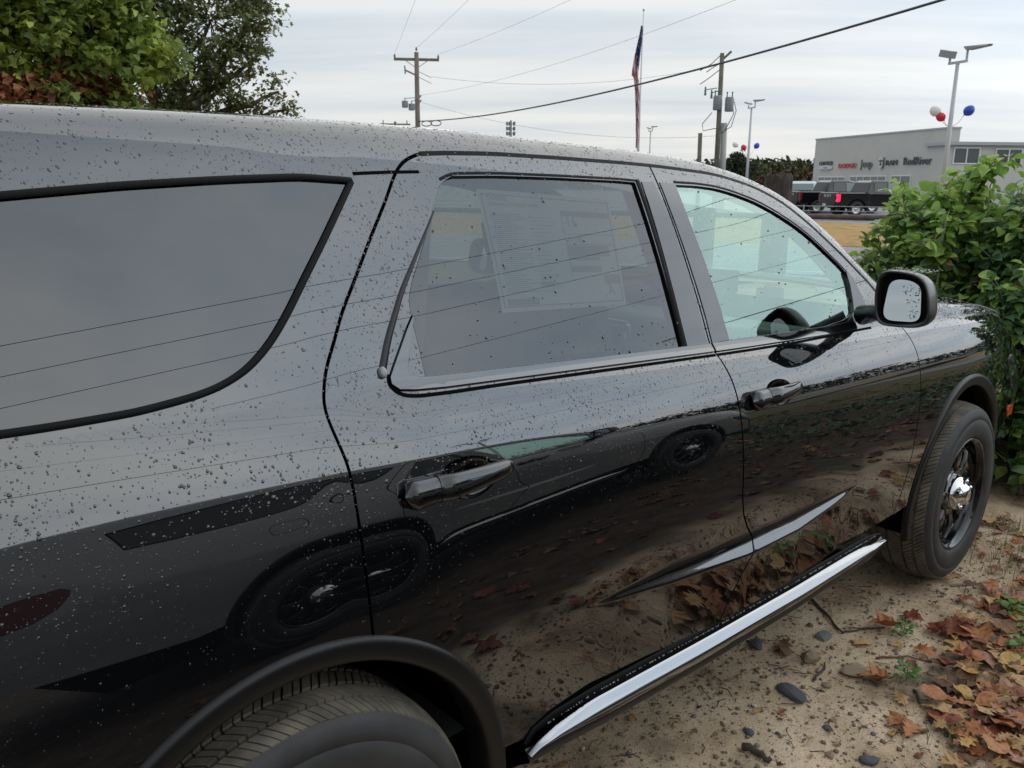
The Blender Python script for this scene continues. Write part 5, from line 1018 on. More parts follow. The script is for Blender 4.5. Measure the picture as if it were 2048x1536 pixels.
MAPB = [(2.91, 11.41, 3.62, .92), (3.43, 11.25, 3.30, .76), (3.72, 11.16, 2.92, .44), (2.61, 11.49, 2.79, .71), (3.15, 11.34, 2.66, .46), (3.60, 11.19, 3.50, .62), (4.05, 11.03, 3.25, .38), (3.09, 11.36, 4.78, 1.26), (2.0, 11.8, 3.6, 1.1), (3.0, 11.9, 2.4, .7)]
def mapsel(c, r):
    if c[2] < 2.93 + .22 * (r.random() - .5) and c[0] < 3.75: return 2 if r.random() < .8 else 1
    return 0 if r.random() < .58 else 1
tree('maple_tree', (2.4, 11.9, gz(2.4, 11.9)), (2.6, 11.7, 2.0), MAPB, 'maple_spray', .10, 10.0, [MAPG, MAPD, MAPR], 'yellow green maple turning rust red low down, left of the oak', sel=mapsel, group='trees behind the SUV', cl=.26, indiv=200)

# ---- pear shrub in front of the bonnet: many leaves, each with its stalk
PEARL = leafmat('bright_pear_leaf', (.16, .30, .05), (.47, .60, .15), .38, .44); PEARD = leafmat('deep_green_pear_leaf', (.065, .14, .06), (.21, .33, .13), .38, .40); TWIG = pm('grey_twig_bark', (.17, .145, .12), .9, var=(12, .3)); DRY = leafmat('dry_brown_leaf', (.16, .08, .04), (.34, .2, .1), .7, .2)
def shrub(base, stems, label, n_leaf_sp, size, light, group, indiv):
    t = empty('pear_shrub', base, label=label, category='shrub', group=group); B = np.array(base); P = []; D = []; m = MB()
    for (dx, dy, h, lx, ly) in stems:
        pts = []; n = 12
        for i in range(n + 1):
            u = i / n; pts.append(Vector((dx + lx * u + .05 * math.sin(5 * u + dx * 9), dy + ly * u + .05 * math.sin(4 * u + dy * 7), h * u)))
        m.tube(pts, [.016 - .012 * i / n for i in range(n + 1)], 6, False); sides = [(pts, 0.05)]
        for k in range(int(h * 17)):
            u = random.uniform(.12, .97); p = pts[int(u * n)].lerp(pts[min(n, int(u * n) + 1)], u * n - int(u * n)); a = random.uniform(0, 6.28); l = random.uniform(.12, .34) * (1.15 - .6 * u); q = p + Vector((math.cos(a) * l, math.sin(a) * l, random.uniform(.05, .22))); m.tube([p, p.lerp(q, .5) + Vector((0, 0, .02)), q], [.006, .004, .002], 5, False); sides.append(([p, p.lerp(q, .5) + Vector((0, 0, .02)), q], 0))
        for pp, lo in sides:
            L_ = sum((pp[i + 1] - pp[i]).length for i in range(len(pp) - 1)); c = int(L_ * n_leaf_sp)
            for k in range(c):
                u = lo + (1 - lo) * (k + random.random()) / c; f = u * (len(pp) - 1); i = min(int(f), len(pp) - 2); P.append(pp[i].lerp(pp[i + 1], f - i)); D.append(u)
    m.build('branches', TWIG, t, True); P = np.array([tuple(p) for p in P]); R = rand_frames(len(P), .15); n = len(P)
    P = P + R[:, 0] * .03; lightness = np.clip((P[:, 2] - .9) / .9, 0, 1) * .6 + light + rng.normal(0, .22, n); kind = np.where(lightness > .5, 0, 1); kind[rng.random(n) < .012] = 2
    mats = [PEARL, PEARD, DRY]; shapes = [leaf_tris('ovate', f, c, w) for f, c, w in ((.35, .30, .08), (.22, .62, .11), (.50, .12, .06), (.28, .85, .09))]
    d = np.linalg.norm(P + B - np.array(CAMP), axis=1) + rng.normal(0, .18, n); order = np.argsort(d); ind = set(order[:indiv].tolist()); rest = np.array([i for i in range(n) if i not in ind]); sc = size * rng.uniform(.7, 1.2, n); shp = rng.integers(0, 4, n)
    ms = {}
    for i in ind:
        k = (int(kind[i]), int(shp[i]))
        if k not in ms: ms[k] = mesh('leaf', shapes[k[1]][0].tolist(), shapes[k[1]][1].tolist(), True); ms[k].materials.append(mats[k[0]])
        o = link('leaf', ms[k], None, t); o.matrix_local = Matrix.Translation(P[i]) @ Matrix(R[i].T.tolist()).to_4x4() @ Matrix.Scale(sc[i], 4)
    Vv = []; 
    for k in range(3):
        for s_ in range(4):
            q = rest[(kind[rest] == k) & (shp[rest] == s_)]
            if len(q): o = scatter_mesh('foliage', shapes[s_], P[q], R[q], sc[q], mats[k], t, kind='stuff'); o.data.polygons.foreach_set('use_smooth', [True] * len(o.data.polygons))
    return t
random.seed(21)
stA = [(random.uniform(-.35, .42), random.uniform(-.50, .30), random.uniform(1.25, 1.58), random.uniform(-.12, .12), random.uniform(-.12, .12)) for _ in range(15)] + [(.02, -.05, 1.72, .05, -.02), (-.1, .1, 1.60, .02, .02), (.1, .3, 1.54, .0, .0), (-.2, -.3, 1.55, .0, .0), (.2, -.1, 1.58, 0, 0), (-.3, .2, 1.50, 0, 0)]
stB = [(random.uniform(-.30, .30), random.uniform(-.42, .42), random.uniform(1.1, 1.48), random.uniform(-.1, .1), random.uniform(-.14, .1)) for _ in range(13)] + [(.1, -.2, 1.58, .05, -.05), (-.15, .2, 1.52, .03, .03), (.05, .35, 1.50, 0, 0)]
stC = [(random.uniform(-.26, .26), random.uniform(-.32, .25), random.uniform(.45, 1.15), random.uniform(-.1, .1), random.uniform(-.12, .08)) for _ in range(15)]
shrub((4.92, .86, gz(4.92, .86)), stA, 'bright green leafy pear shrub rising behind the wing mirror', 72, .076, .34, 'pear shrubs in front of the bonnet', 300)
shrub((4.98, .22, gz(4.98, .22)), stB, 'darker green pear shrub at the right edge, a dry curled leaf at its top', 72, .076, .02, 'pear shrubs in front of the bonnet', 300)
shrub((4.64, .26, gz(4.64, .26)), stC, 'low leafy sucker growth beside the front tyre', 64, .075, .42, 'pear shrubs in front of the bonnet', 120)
# ---- far woods, also behind the photographer
FW = leafmat('far_wood_green', (.022, .035, .016), (.085, .09, .035), .8, .0); FWR = leafmat('far_wood_russet', (.07, .035, .02), (.16, .085, .04), .8, .0)
def woods(name, pts, h0, h1, depth, n, size, mat, label=None):
    P = np.array(pts, float); d = np.concatenate([[0], np.cumsum(np.hypot(*np.diff(P[:, :2], axis=0).T))]); s = rng.uniform(0, d[-1], n); x = np.interp(s, d, P[:, 0]); y = np.interp(s, d, P[:, 1]); g = np.array([land(a, b) for a, b in zip(x, y)])
    nz = vnoise(s / 6.5, s * 0, 31) + .6 * vnoise(s / 2.3, s * 0, 32); hh = h0 + (h1 - h0) * (.5 + nz * .8); z = g + hh * rng.random(n) ** .7; q = np.stack([x + rng.normal(0, depth, n), y + rng.normal(0, depth, n), z], 1)
    R = rng.normal(0, 1, (n, 3, 3)); R = np.stack([np.linalg.qr(a)[0] for a in R]); return scatter_mesh(name, leaf_tris('plain', .4, .5, .1, stem=0), q - [0, 0, .3 * size], R, rng.uniform(.5, 1.3, n) * size, mat, None, kind='stuff')
woods('woods', [(150, 175), (135, 130), (134, 96), (131, 72), (130, 50)], 4.2, 6.6, 3.0, 17000, .85, FW); woods('woods', [(140, 95), (126, 68), (124, 56)], 2.8, 5.6, 2.0, 1500, .8, FWR)
woods('woods', [(-80, -48), (-20, -52), (40, -60), (110, -58), (150, -30)], 4.0, 8.0, 2.2, 17000, .85, FW)
tree('round_tree', (112, 70.5, -.2), (112, 70.5, 2.2), [(112, 70.5, 4.1, 1.5), (111.2, 71.6, 3.5, 1.2), (112.8, 69.4, 3.4, 1.2), (112, 70.5, 5.0, 1.0), (110.4, 73.2, 3.2, 1.0)], 'oak_spray', .42, 3.2, [FW], 'round topped tree in the far wood beside the smaller lamp post', cl=.5)
# ------------------------------------------------------------------ litter on the sand
LM = {'orange': leafmat('orange_leaf', (.36, .115, .04), (.52, .24, .10), .6, .12, True), 'tan': leafmat('tan_leaf', (.40, .22, .09), (.55, .36, .17), .65, .12, True), 'rust': leafmat('rust_red_leaf', (.19, .05, .03), (.34, .11, .06), .6, .12, True), 'brown': leafmat('brown_leaf', (.13, .065, .035), (.26, .14, .075), .7, .1, True), 'pink': leafmat('pinkish_brown_leaf', (.34, .17, .12), (.46, .26, .18), .6, .12, True), 'yellow': leafmat('yellow_leaf', (.46, .26, .06), (.60, .38, .12), .55, .12, True)}
LS = {}
def ground_leaf_mesh(kind, col, v):
    k = (kind, col, v)
    if k not in LS:
        rs = random.Random(hash((kind, v)) % 999); f, c, w = ((.15, .25, .12), (.35, -.5, .16), (-.2, .6, .18), (.5, .15, .10))[v]; V, T = leaf_tris(kind, f, c, w, rs, .3); V = V.copy(); V[:, 2] -= V[:, 2].min(); LS[k] = mesh('fallen_leaf', V.tolist(), T.tolist(), True); LS[k].materials.append(LM[col])
    return LS[k]
def fallen(x, y, ln, kind, col, label, group, lift=.003):
    v = random.randrange(4); o = link('fallen_leaf', ground_leaf_mesh(kind, col, v), None, None, label=label, category='leaf', group=group); s = ln * .82
    o.matrix_world = Matrix.Translation((x, y, gz(x, y) + lift)) @ Matrix.Rotation(random.uniform(0, 6.28), 4, 'Z') @ Matrix.Rotation(random.uniform(-.25, .25), 4, 'X') @ Matrix.Rotation(random.uniform(-.2, .2), 4, 'Y') @ Matrix.Diagonal((s, s * random.uniform(.85, 1.15), s * random.uniform(.6, 1.1), 1)); return o
random.seed(3)
NOTE = [((2.04, .23), .137, 'oak', 'brown', 'tan brown curled oak leaf nearest the chrome sill'), ((2.22, .05), .10, 'oak', 'tan', 'pale tan oak leaf alone on the sand before the flat stone'), ((2.44, -.01), .14, 'maple', 'orange', 'orange leaf lying against the small green weed'), ((2.54, 0), .10, 'maple', 'rust', 'small red brown leaf beyond the orange one by the weed'), ((2.33, -.04), .06, 'oak', 'yellow', None), ((2.36, -.11), .11, 'oak', 'orange', None), ((2.50, -.11), .10, 'maple', 'rust', None), ((2.56, -.14), .14, 'maple', 'rust', 'large dark red leaf among the scattered orange ones'), ((2.65, -.23), .15, 'maple', 'orange', 'bright orange leaf beside the blue grey stone'), ((2.49, -.26), .11, 'oak', 'tan', None), ((2.37, -.28), .12, 'maple', 'tan', None), ((2.98, -.17), .15, 'oak', 'orange', 'orange leaf lying alone a hand from the front tyre'), ((3.39, -.11), .10, 'oak', 'orange', None), ((3.39, 0), .08, 'oak', 'rust', 'rust leaf touching the foot of the front tyre'), ((2.71, -.14), .05, 'oak', 'orange', None), ((2.23, -.18), .08, 'oak', 'brown', None), ((2.08, -.14), .12, 'maple', 'orange', None), ((2.02, -.19), .10, 'oak', 'tan', None), ((1.55, .06), .06, 'oak', 'tan', 'small tan leaf nearest the camera beside the white pebble'), ((1.61, 0), .05, 'oak', 'rust', 'small rust leaf lying alone in the sand'), ((1.88, -.27), .08, 'maple', 'orange', None), ((1.80, -.27), .04, 'ovate', 'yellow', None), ((1.98, -.33), .09, 'maple', 'rust', None), ((2.24, -.29), .07, 'ovate', 'tan', None), ((2.21, -.34), .13, 'maple', 'brown', None), ((2.36, -.39), .15, 'maple', 'tan', None), ((2.25, -.44), .10, 'maple', 'yellow', 'yellow orange leaf standing on the leaf heap'), ((2.09, -.38), .07, 'ovate', 'brown', None), ((2.08, -.47), .20, 'maple', 'pink', 'largest leaf, broad and pinkish brown, at the right of the sand'), ((1.98, -.56), .09, 'oak', 'tan', None), ((1.77, -.38), .045, 'oak', 'rust', None), ((1.86, -.46), .04, 'oak', 'tan', None), ((2.70, -.34), .09, 'oak', 'rust', None), ((2.12, -.36), .07, 'ovate', 'tan', None), ((3.76, .05), .10, 'maple', 'brown', None), ((3.66, -.06), .10, 'oak', 'orange', None), ((3.6, .03), .10, 'oak', 'pink', None), ((.98, .30), .06, 'oak', 'tan', 'tan leaf under the rear end of the chrome sill'), ((2.25, .52), .06, 'oak', 'rust', 'rust leaf half under the sill')]
SHN = {'oak': 'lobed', 'maple': 'star shaped', 'ovate': 'oval'}; CLN = {'orange': 'orange', 'tan': 'tan', 'rust': 'rust red', 'brown': 'dark brown', 'pink': 'pinkish brown', 'yellow': 'yellow'}
def gen(c, k, where): l = '%s %s leaf %s' % (CLN[c], SHN[k], where); return l, l.replace(' leaf ', ' leaves ')
GEN_ = {'orange': 'orange fallen leaf in the litter on the sand', 'tan': 'tan fallen leaf in the litter on the sand', 'rust': 'rust red fallen leaf in the litter on the sand', 'brown': 'brown fallen leaf in the litter on the sand', 'pink': 'pinkish brown fallen leaf in the litter on the sand', 'yellow': 'yellow fallen leaf in the litter on the sand'}
for (x, y), l, k, c, lb in NOTE: fallen(x, y, l, k, c, *((lb, 'fallen leaves on the sand') if lb else gen(c, k, 'scattered on the open sand')))
cols = ['orange', 'tan', 'rust', 'brown', 'pink', 'yellow']; pr = [.26, .26, .18, .16, .08, .06]
def pickc(): return random.choices(cols, pr)[0]
for k in range(185):       # heap at the right
    u = random.random(); x = 1.75 + 1.35 * u + random.gauss(0, .12); y = -.60 + .29 * (x - 1.94) + abs(random.gauss(0, .12)) - .02; c = pickc(); kd = random.choice(['oak', 'maple', 'oak', 'ovate']); fallen(x, y, random.uniform(.06, .13), kd, c, *gen(c, kd, 'in the heap at the right edge'), random.uniform(.002, .03))
for k in range(70):       # under the shrub and past the tyre
    x = random.uniform(3.1, 4.6); y = random.uniform(-.55, .25); c = pickc(); kd = random.choice(['oak', 'maple', 'oak']); fallen(x, y, random.uniform(.06, .12), kd, c, *gen(c, kd, 'between the front tyre and the shrub'), random.uniform(.002, .02))
def litter(name, n, x0, x1, y0, y1, cols_, smin=.05, smax=.12, test=None):
    for c in cols_:
        for kind in ('oak', 'maple'):
            m_ = n // (2 * len(cols_)); x = rng.uniform(x0, x1, m_); y = rng.uniform(y0, y1, m_); k = np.ones(m_, bool) if test is None else test(x, y); x, y = x[k], y[k]
            z = land(x, y) + near_bump(x, y) + rng.uniform(.003, .02, len(x)); az = rng.uniform(0, 6.28, len(x)); nrm = np.stack([rng.normal(0, .25, len(x)), rng.normal(0, .25, len(x)), np.ones(len(x))], 1); nrm /= np.linalg.norm(nrm, axis=1, keepdims=True); ex = np.stack([np.cos(az), np.sin(az), 0 * az], 1); ex -= nrm * (ex * nrm).sum(1, keepdims=True); ex /= np.linalg.norm(ex, axis=1, keepdims=True); R = np.stack([ex, np.cross(nrm, ex), nrm], 1)
            scatter_mesh(name, leaf_tris(kind, .2, .3, .12), np.stack([x, y, z], 1), R, rng.uniform(smin, smax, len(x)), LM[c], None, kind='stuff')
litter('leaf_litter', 260, .2, 7.0, -2.0, -.75, ['rust', 'brown', 'brown']); litter('leaf_litter', 1500, 4.0, 14, -6.5, 2.5, ['orange', 'rust', 'brown'], .06, .12, lambda x, y: (y < -.4) | (x > 5.2))
litter('leaf_litter', 420, .6, 3.6, -.7, .5, ['brown', 'brown', 'tan'], .008, .026)
# stones
STN = {'grey': pm('grey_stone', (.16, .16, .155), .85, var=(30, .3), bump=(60, .5, .004)), 'slate': pm('dark_slate_stone', (.07, .078, .088), .7, var=(30, .3), bump=(60, .5, .004)), 'tan': pm('tan_stone', (.27, .205, .13), .9, var=(30, .25), bump=(60, .5, .004)), 'pale': pm('pale_pebble', (.5, .45, .36), .8)}
def stone_mesh(seed, flat):
    bm = bmesh.new(); bmesh.ops.create_icosphere(bm, subdivisions=2, radius=.5); r = random.Random(seed); pl = [(Vector((r.gauss(0, 1), r.gauss(0, 1), r.gauss(0, 1))).normalized(), r.uniform(.28, .42)) for _ in range(9)]
    for v in bm.verts:
        for n_, d in pl:
            q = v.co.dot(n_)
            if q > d: v.co -= n_ * (q - d) * .9
        v.co.z *= flat
    me = bpy.data.meshes.new('stone'); bm.to_mesh(me); bm.free(); return me
for i, ((x, y), s, c, fl, lb) in enumerate((((2.02, .11), .075, 'tan', .6, 'tan angular stone between the two oak leaves'), ((1.75, .03), .095, 'slate', .35, 'flat dark slate stone in the middle of the sand'), ((1.93, .27), .06, 'slate', .6, 'dark stone in the shade of the sill'), ((2.19, .15), .065, 'grey', .5, 'grey stone beyond the tan one'), ((1.47, .02), .036, 'slate', .6, 'small slate stone nearest the camera'), ((1.67, -.13), .032, 'slate', .5, 'small blue grey stone right of the flat slate'), ((1.60, .08), .020, 'pale', .8, 'round white pebble on the sand'), ((2.06, -.03), .085, 'tan', .35, 'long low tan stone half sunk in the sand'), ((1.63, -.28), .05, 'slate', .5, 'dark stone by the black soil at the bottom'), ((2.72, -.25), .08, 'slate', .35, 'blue grey flat stone behind the bright orange leaf'), ((1.91, -.01), .035, 'tan', .6, 'small tan stone past the flat slate'), ((1.55, -.2), .03, 'tan', .6, 'small tan stone at the bottom of the picture'))):
    o = link('stone', stone_mesh(i, fl), STN[c], None, label=lb, category='stone', group='stones on the sand'); o.location = (x, y, gz(x, y) + s * .12); o.scale = (s * 1.25, s, s); o.rotation_euler = (0, 0, random.uniform(0, 6))
def gravel(n, x0, x1, y0, y1, s0, s1, mat, seed):
    me = stone_mesh(seed, .6); V0 = np.array([v.co[:] for v in me.vertices]); me.calc_loop_triangles(); T0 = np.array([t.vertices[:] for t in me.loop_triangles])
    bm = bmesh.new(); bmesh.ops.create_icosphere(bm, subdivisions=1, radius=.5); V0 = np.array([tuple(v.co * (1 + random.uniform(-.25, .2))) for v in bm.verts]) * [1, .8, .6]; T0 = np.array([[v.index for v in f.verts] for f in bm.faces]); bm.free()
    x = rng.uniform(x0, x1, n); y = rng.uniform(y0, y1, n); k = rng.random(n) < .35 + .65 * (vnoise(x * 1.7, y * 1.7, 77) > -.08); x, y = x[k], y[k]; z = land(x, y) + near_bump(x, y); s = s0 * (s1 / s0) ** (rng.random(len(x)) ** 2.2); az = rng.uniform(0, 6.28, len(x)); R = np.stack([np.stack([np.cos(az), np.sin(az), 0 * az], 1), np.stack([-np.sin(az), np.cos(az), 0 * az], 1), np.tile([0, 0, 1.], (len(x), 1))], 1)
    scatter_mesh('gravel', (V0, T0), np.stack([x, y, z + s * .12], 1), R, s, mat, None, kind='stuff')
for n, c, sd in ((7000, 'tan', 1), (1500, 'grey', 2), (420, 'slate', 3), (150, 'pale', 4)): gravel(n, .7, 3.9, -.75, .75, .003, .022, STN[c] if c != 'tan' else pm('brown_grit', (.20, .14, .085), .9), sd)
# twigs
TW = pm('dark_twig', (.06, .045, .035), .9); TWL = pm('pale_twig', (.26, .22, .17), .9)
for i, (a, b, r, mt, lb) in enumerate((((2.43, .33), (2.27, .12), .007, TW, 'long dark twig reaching out from under the SUV'), ((2.94, -.03), (3.21, -.14), .005, TWL, 'pale thin twig lying in front of the tyre'), ((2.07, -.22), (2.0, -.29), .005, TW, 'short dark twig below the orange leaves'), ((1.84, -.29), (1.86, -.36), .010, pm('brown_bark', (.16, .10, .05), .9), 'brown curl of bark beside the leaf heap'), ((2.27, .12), (2.41, .02), .004, TW, 'thin dark twig pointing at the orange leaf'), ((2.21, -.05), (2.33, -.18), .004, pm('red_brown_twig', (.16, .07, .05), .9), 'thin red brown twig beside the tan oak leaf'), ((1.9, .02), (2.04, .07), .005, TW, 'bent twig standing at the tan stone'), ((1.38, -.02), (1.40, -.10), .012, TW, 'piece of dark bark at the bottom edge'))):
    m = MB(); P = [Vector((a[0] + (b[0] - a[0]) * t, a[1] + (b[1] - a[1]) * t, 0)) + Vector((.012 * math.sin(t * 5 + i), .012 * math.cos(t * 4 + i), 0)) for t in np.linspace(0, 1, 8)]; P = [Vector((p.x, p.y, gz(p.x, p.y) + r * .8 + (.006 if k % 3 == 1 else 0))) for k, p in enumerate(P)]; m.tube(P, [r * (1 - .06 * k) for k in range(8)], 6); m.build('twig', mt, None, True, label=lb, category='twig', group='twigs on the sand')
tw_ = MB()
for k in range(420):
    x, y = random.uniform(.9, 3.9), random.uniform(-.75, .6); l = random.uniform(.015, .07); a = random.uniform(0, 6.28); z = gz(x, y) + .003; tw_.tube([(x, y, z), (x + l * .5 * math.cos(a), y + l * .5 * math.sin(a), z + .004), (x + l * math.cos(a + .3), y + l * math.sin(a + .3), z)], random.uniform(.0007, .0018), 4, False)
tw_.build('twig_litter', TW, kind='stuff')
# weeds and grass
WEED = leafmat('weed_leaf', (.05, .13, .02), (.13, .26, .05), .5, .2)
for i, ((x, y), lb, s) in enumerate((((2.42, -.05), 'small green weed growing through the orange leaf', .028), ((2.13, -.18), 'small leafy weed in the middle of the sand', .030), ((2.86, -.28), 'dark green seedling at the right edge, farther back', .045), ((2.56, -.40), 'green seedling beside the leaf heap', .045), ((2.74, -.36), 'green sprig between the two seedlings at the right', .035))):
    t = empty('weed', (x, y, gz(x, y)), label=lb, category='weed', group='weeds in the sand'); lm_ = mesh('leaf', *[a.tolist() for a in leaf_tris('ovate', .3, .6, .05)], True); lm_.materials.append(WEED); m = MB()
    for k in range(12):
        a = k * 2.4; h = .012 + .045 * (k / 12) * s / .03; r_ = .012 + .010 * random.random(); p = Vector((r_ * math.cos(a), r_ * math.sin(a), h)); o = link('leaf', lm_, None, t); o.matrix_local = Matrix.Translation(p) @ Matrix.Rotation(a, 4, 'Z') @ Matrix.Rotation(-.35 + .3 * random.random(), 4, 'Y') @ Matrix.Scale(s * random.uniform(.8, 1.2), 4); m.tube([(0, 0, 0), (0, 0, h * .8), p], .0012, 4, False)
    m.build('stem', WEED, t)
GRS = leafmat('grass_blade', (.06, .10, .02), (.24, .24, .08), .6, .2)
def grass(spots, n, h0, h1, sp, mat):
    P = []; 
    for (x, y) in spots:
        q = np.stack([rng.normal(x, sp, n), rng.normal(y, sp, n)], 1); P.append(q)
    P = np.concatenate(P); z = land(P[:, 0], P[:, 1]) + near_bump(P[:, 0], P[:, 1]); n_ = len(P); V0 = np.array([(0, -.5, 0), (0, .5, 0), (.3, -.35, .55), (.3, .35, .55), (.9, 0, 1.0)]); T0 = np.array([(0, 1, 3), (0, 3, 2), (2, 3, 4)]); az = rng.uniform(0, 6.28, n_); h = rng.uniform(h0, h1, n_); V = np.zeros((n_, 5, 3)); w = .0022 + h * .02; c, s = np.cos(az)[:, None], np.sin(az)[:, None]; lx = V0[:, 0][None] * h[:, None] * rng.uniform(.3, 1, n_)[:, None]; ly = V0[:, 1][None] * w[:, None]
    V[..., 0] = lx * c - ly * s + P[:, 0:1]; V[..., 1] = lx * s + ly * c + P[:, 1:2]; V[..., 2] = V0[:, 2][None] * h[:, None] + z[:, None]; T = T0[None] + (np.arange(n_) * 5)[:, None, None]
    link('grass', tri_mesh_np('grass', V.reshape(-1, 3), T.reshape(-1, 3), False), mat, None, kind='stuff')
grass([(2.98, -.22), (3.05, -.3), (3.3, -.12), (3.5, -.05), (3.75, -.02), (3.6, -.25), (2.2, -.5), (1.95, -.42), (2.5, -.55), (4.0, -.1), (3.2, -.45)], 60, .02, .075, .06, GRS)
grass([(rng.uniform(3.2, 12), rng.uniform(-6.5, -1.2)) for _ in range(240)], 26, .04, .16, .12, GRS)
wd = leafmat('ground_cover_leaf', (.02, .06, .015), (.07, .15, .035), .5, .15); m_ = 5200; x = rng.uniform(3.0, 11, m_); y = rng.uniform(-6, -1.0, m_); k = vnoise(x * .9, y * .9, 55) > .02; x, y = x[k], y[k]; scatter_mesh('ground_cover', leaf_tris('ovate', .3, .5, .05), np.stack([x, y, land(x, y) + near_bump(x, y) + rng.uniform(.02, .16, len(x))], 1), rand_frames(len(x), .1), rng.uniform(.05, .09, len(x)), wd, None, kind='stuff')

# ------------------------------------------------------------------ rain beads
BEAD = pm('rain_bead_on_black', (.004, .0043, .005), .0, ior=1.75); BEADG = pm('rain_bead_on_glass', (.9, .95, .95), .0, ior=1.33, trans=1.0)
def beads(name, P, N_, r, mat, parent, seg=7, hgt=.34, stretch=None):
    n = len(P); prof = [(1.0, -.03), (.93, .22), (.72, .58), (.40, .88)] if seg > 5 else [(1.0, -.03), (.88, .36), (.50, .80)]; nr = len(prof); dn = np.array([0, 0, -1.0]) - N_ * (N_ @ np.array([0, 0, -1.0]))[:, None]; l = np.linalg.norm(dn, axis=1, keepdims=True); dn = np.where(l > .05, dn / np.maximum(l, 1e-6), np.array([1, 0, 0.])); sd_ = np.cross(N_, dn); st = rng.uniform(.9, 1.35, n) if stretch is None else stretch
    V = np.zeros((n, seg * nr + 1, 3)); wob = 1 + rng.normal(0, .11, (n, seg)); ph = rng.uniform(0, 6.28, n)
    for k, (a, h) in enumerate(prof):
        for i in range(seg):
            t = 2 * math.pi * i / seg + ph; rr = r * a * (1 + (wob[:, i] - 1) * (1 if k < 2 else .5)); sag = .22 * r * h; V[:, k * seg + i] = P + dn * (np.cos(t) * rr * st + sag)[:, None] + sd_ * (np.sin(t) * rr)[:, None] + N_ * (r * hgt * h)[:, None]
    V[:, -1] = P + N_ * (r * hgt)[:, None] + dn * (.22 * r)[:, None]; T = []
    for k in range(nr - 1):
        for i in range(seg): j = (i + 1) % seg; a, b, c, d = k * seg + i, k * seg + j, (k + 1) * seg + j, (k + 1) * seg + i; T += [(a, b, c), (a, c, d)]
    for i in range(seg): T.append(((nr - 1) * seg + i, (nr - 1) * seg + (i + 1) % seg, nr * seg))
    T = np.array(T); Tn = (T[None] + (np.arange(n) * (seg * nr + 1))[:, None, None]).reshape(-1, 3)
    # face outwards
    a = V.reshape(-1, 3)[Tn[:1]][0]; fn = np.cross(a[1] - a[0], a[2] - a[0])
    if fn @ N_[0] < 0: Tn = Tn[:, ::-1]
    return link(name, tri_mesh_np(name, V.reshape(-1, 3), Tn, True), mat, parent, kind='stuff')
def side_beads(n, xr, vr, med, sig, cap, glassy):
    A = np.stack([rng.uniform(*xr, n), rng.uniform(*vr, n)], 1); zq = S.P(*from_v(A))[:, 2]
    clump = vnoise(A[:, 0] * 9 + 40, A[:, 1] * 9 + 40, 91) + .5 * vnoise(A[:, 0] * 26 + 40, A[:, 1] * 26 + 40, 92); k = rng.random(n) < np.clip(.66 + clump * 1.2, .06, 1); dens = np.interp(zq, [.45, .7, .9, 1.0, 1.08, 1.15], [.08, .12, .20, .30, .75, 1.0]); k &= rng.random(n) < dens
    for loop, keep in ((L_qglass, .012), (L_rglass, .06), (L_fglass, .05)):
        ins = pip(A, np.asarray(loop)); k &= ~ins | (rng.random(n) < keep)
    for cx in (0, 3.042): k &= np.hypot(A[:, 0] - cx, zq - ACZ) > AR + .035
    A = A[k]; zq = zq[k]; P, Nr = PN(A); r = np.minimum(med * np.exp(rng.normal(0, sig, len(A))), cap) * np.interp(zq, [.6, 1.0, 1.15], [.45, .62, 1.0]); ing = np.zeros(len(A), bool)
    for loop in (L_qglass, L_rglass, L_fglass): ing |= pip(A, np.asarray(loop))
    P = np.where(ing[:, None], P - Nr * .0055, P); return P, Nr, r
P, Nr, r = side_beads(125000, (-.62, 3.75), (-.83, .449), .00105, .50, .0033, False); beads('water_drops', P, Nr, r, BEAD, suv, 5)
P, Nr, r = side_beads(1500, (-.62, 3.4), (-.2, .449), .0023, .28, .0042, False); beads('water_drops', P, Nr, r, BEAD, suv, 10)
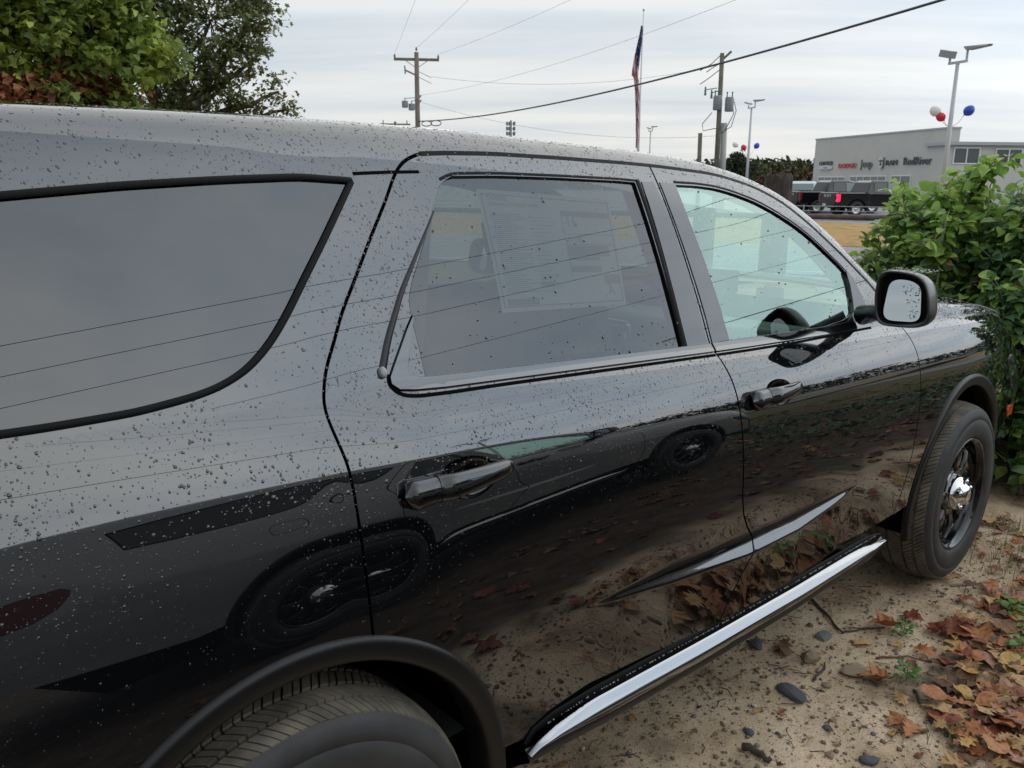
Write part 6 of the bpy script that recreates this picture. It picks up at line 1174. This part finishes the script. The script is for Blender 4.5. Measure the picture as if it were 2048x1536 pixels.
# along the roof edge, on the roof, bonnet, mirror
def top_beads(n, xs, crown, u0, u1, fwd, mat, med=.0016):
    x = rng.uniform(*xs, n); u = rng.uniform(u0, u1, n); a = S.P(x, np.ones(n)); c = 1 - u * u; Y = WID / 2 + (WID / 2 - a[:, 1]) * u; Pq = np.stack([x + fwd * c, Y, a[:, 2] + crown * c], 1); e = 1e-3
    b = S.P(x + e, np.ones(n)); tx = np.stack([np.full(n, e), (b - a)[:, 1] * -u, (b - a)[:, 2]], 1); du = np.stack([-2 * u * fwd, WID / 2 - a[:, 1], -2 * u * crown], 1); nn = np.cross(tx, du); nn /= np.linalg.norm(nn, axis=1, keepdims=True); nn[nn[:, 2] < 0] *= -1; return Pq, nn, np.minimum(med * np.exp(rng.normal(0, .45, n)), .005)
P, Nr, r = top_beads(900, (-.5, 1.45), .030, -1.0, -.8, 0, BEAD, .0009); beads('water_drops', P, Nr, r, BEAD, suv, 6)
P, Nr, r = top_beads(2600, (2.75, 3.9), .055, -1.0, .6, 0, BEAD, .002); beads('water_drops', P, Nr, r, BEAD, suv, 6)
P, Nr, r = top_beads(1100, (1.55, 2.6), .030, -.9, .9, .10, BEADG, .0032); beads('water_drops', P + Nr * .0005, Nr, r, BEADG, suv, 8)
n = 150; P = np.stack([rng.uniform(2.08, 2.2, n), rng.uniform(-.11, .03, n), 1.3745 + 0 * rng.random(n)], 1); beads('water_drops', P, np.tile([0, 0, 1.], (n, 1)), rng.uniform(.001, .003, n), BEAD, suv, 6)
n = 130; P = np.stack([np.full(n, 2.0925), rng.uniform(-.085, -.01, n), rng.uniform(1.225, 1.338, n)], 1); beads('water_drops', P, np.tile([-1., 0, 0], (n, 1)), rng.uniform(.0007, .0022, n), pm('rain_bead_on_mirror', (.10, .11, .115), .0, ior=1.5), suv, 6)
xs = rng.uniform(.6, 2.25, 260); P = np.stack([xs, np.full(260, .0255), np.interp(xs, [.6, .76, 1.26, 1.7, 2.25], [.466, .472, .450, .436, .424])], 1); beads('water_drops', P, np.tile([0, -.8, .6], (260, 1)), rng.uniform(.0012, .003, 260), BEAD, suv, 6)
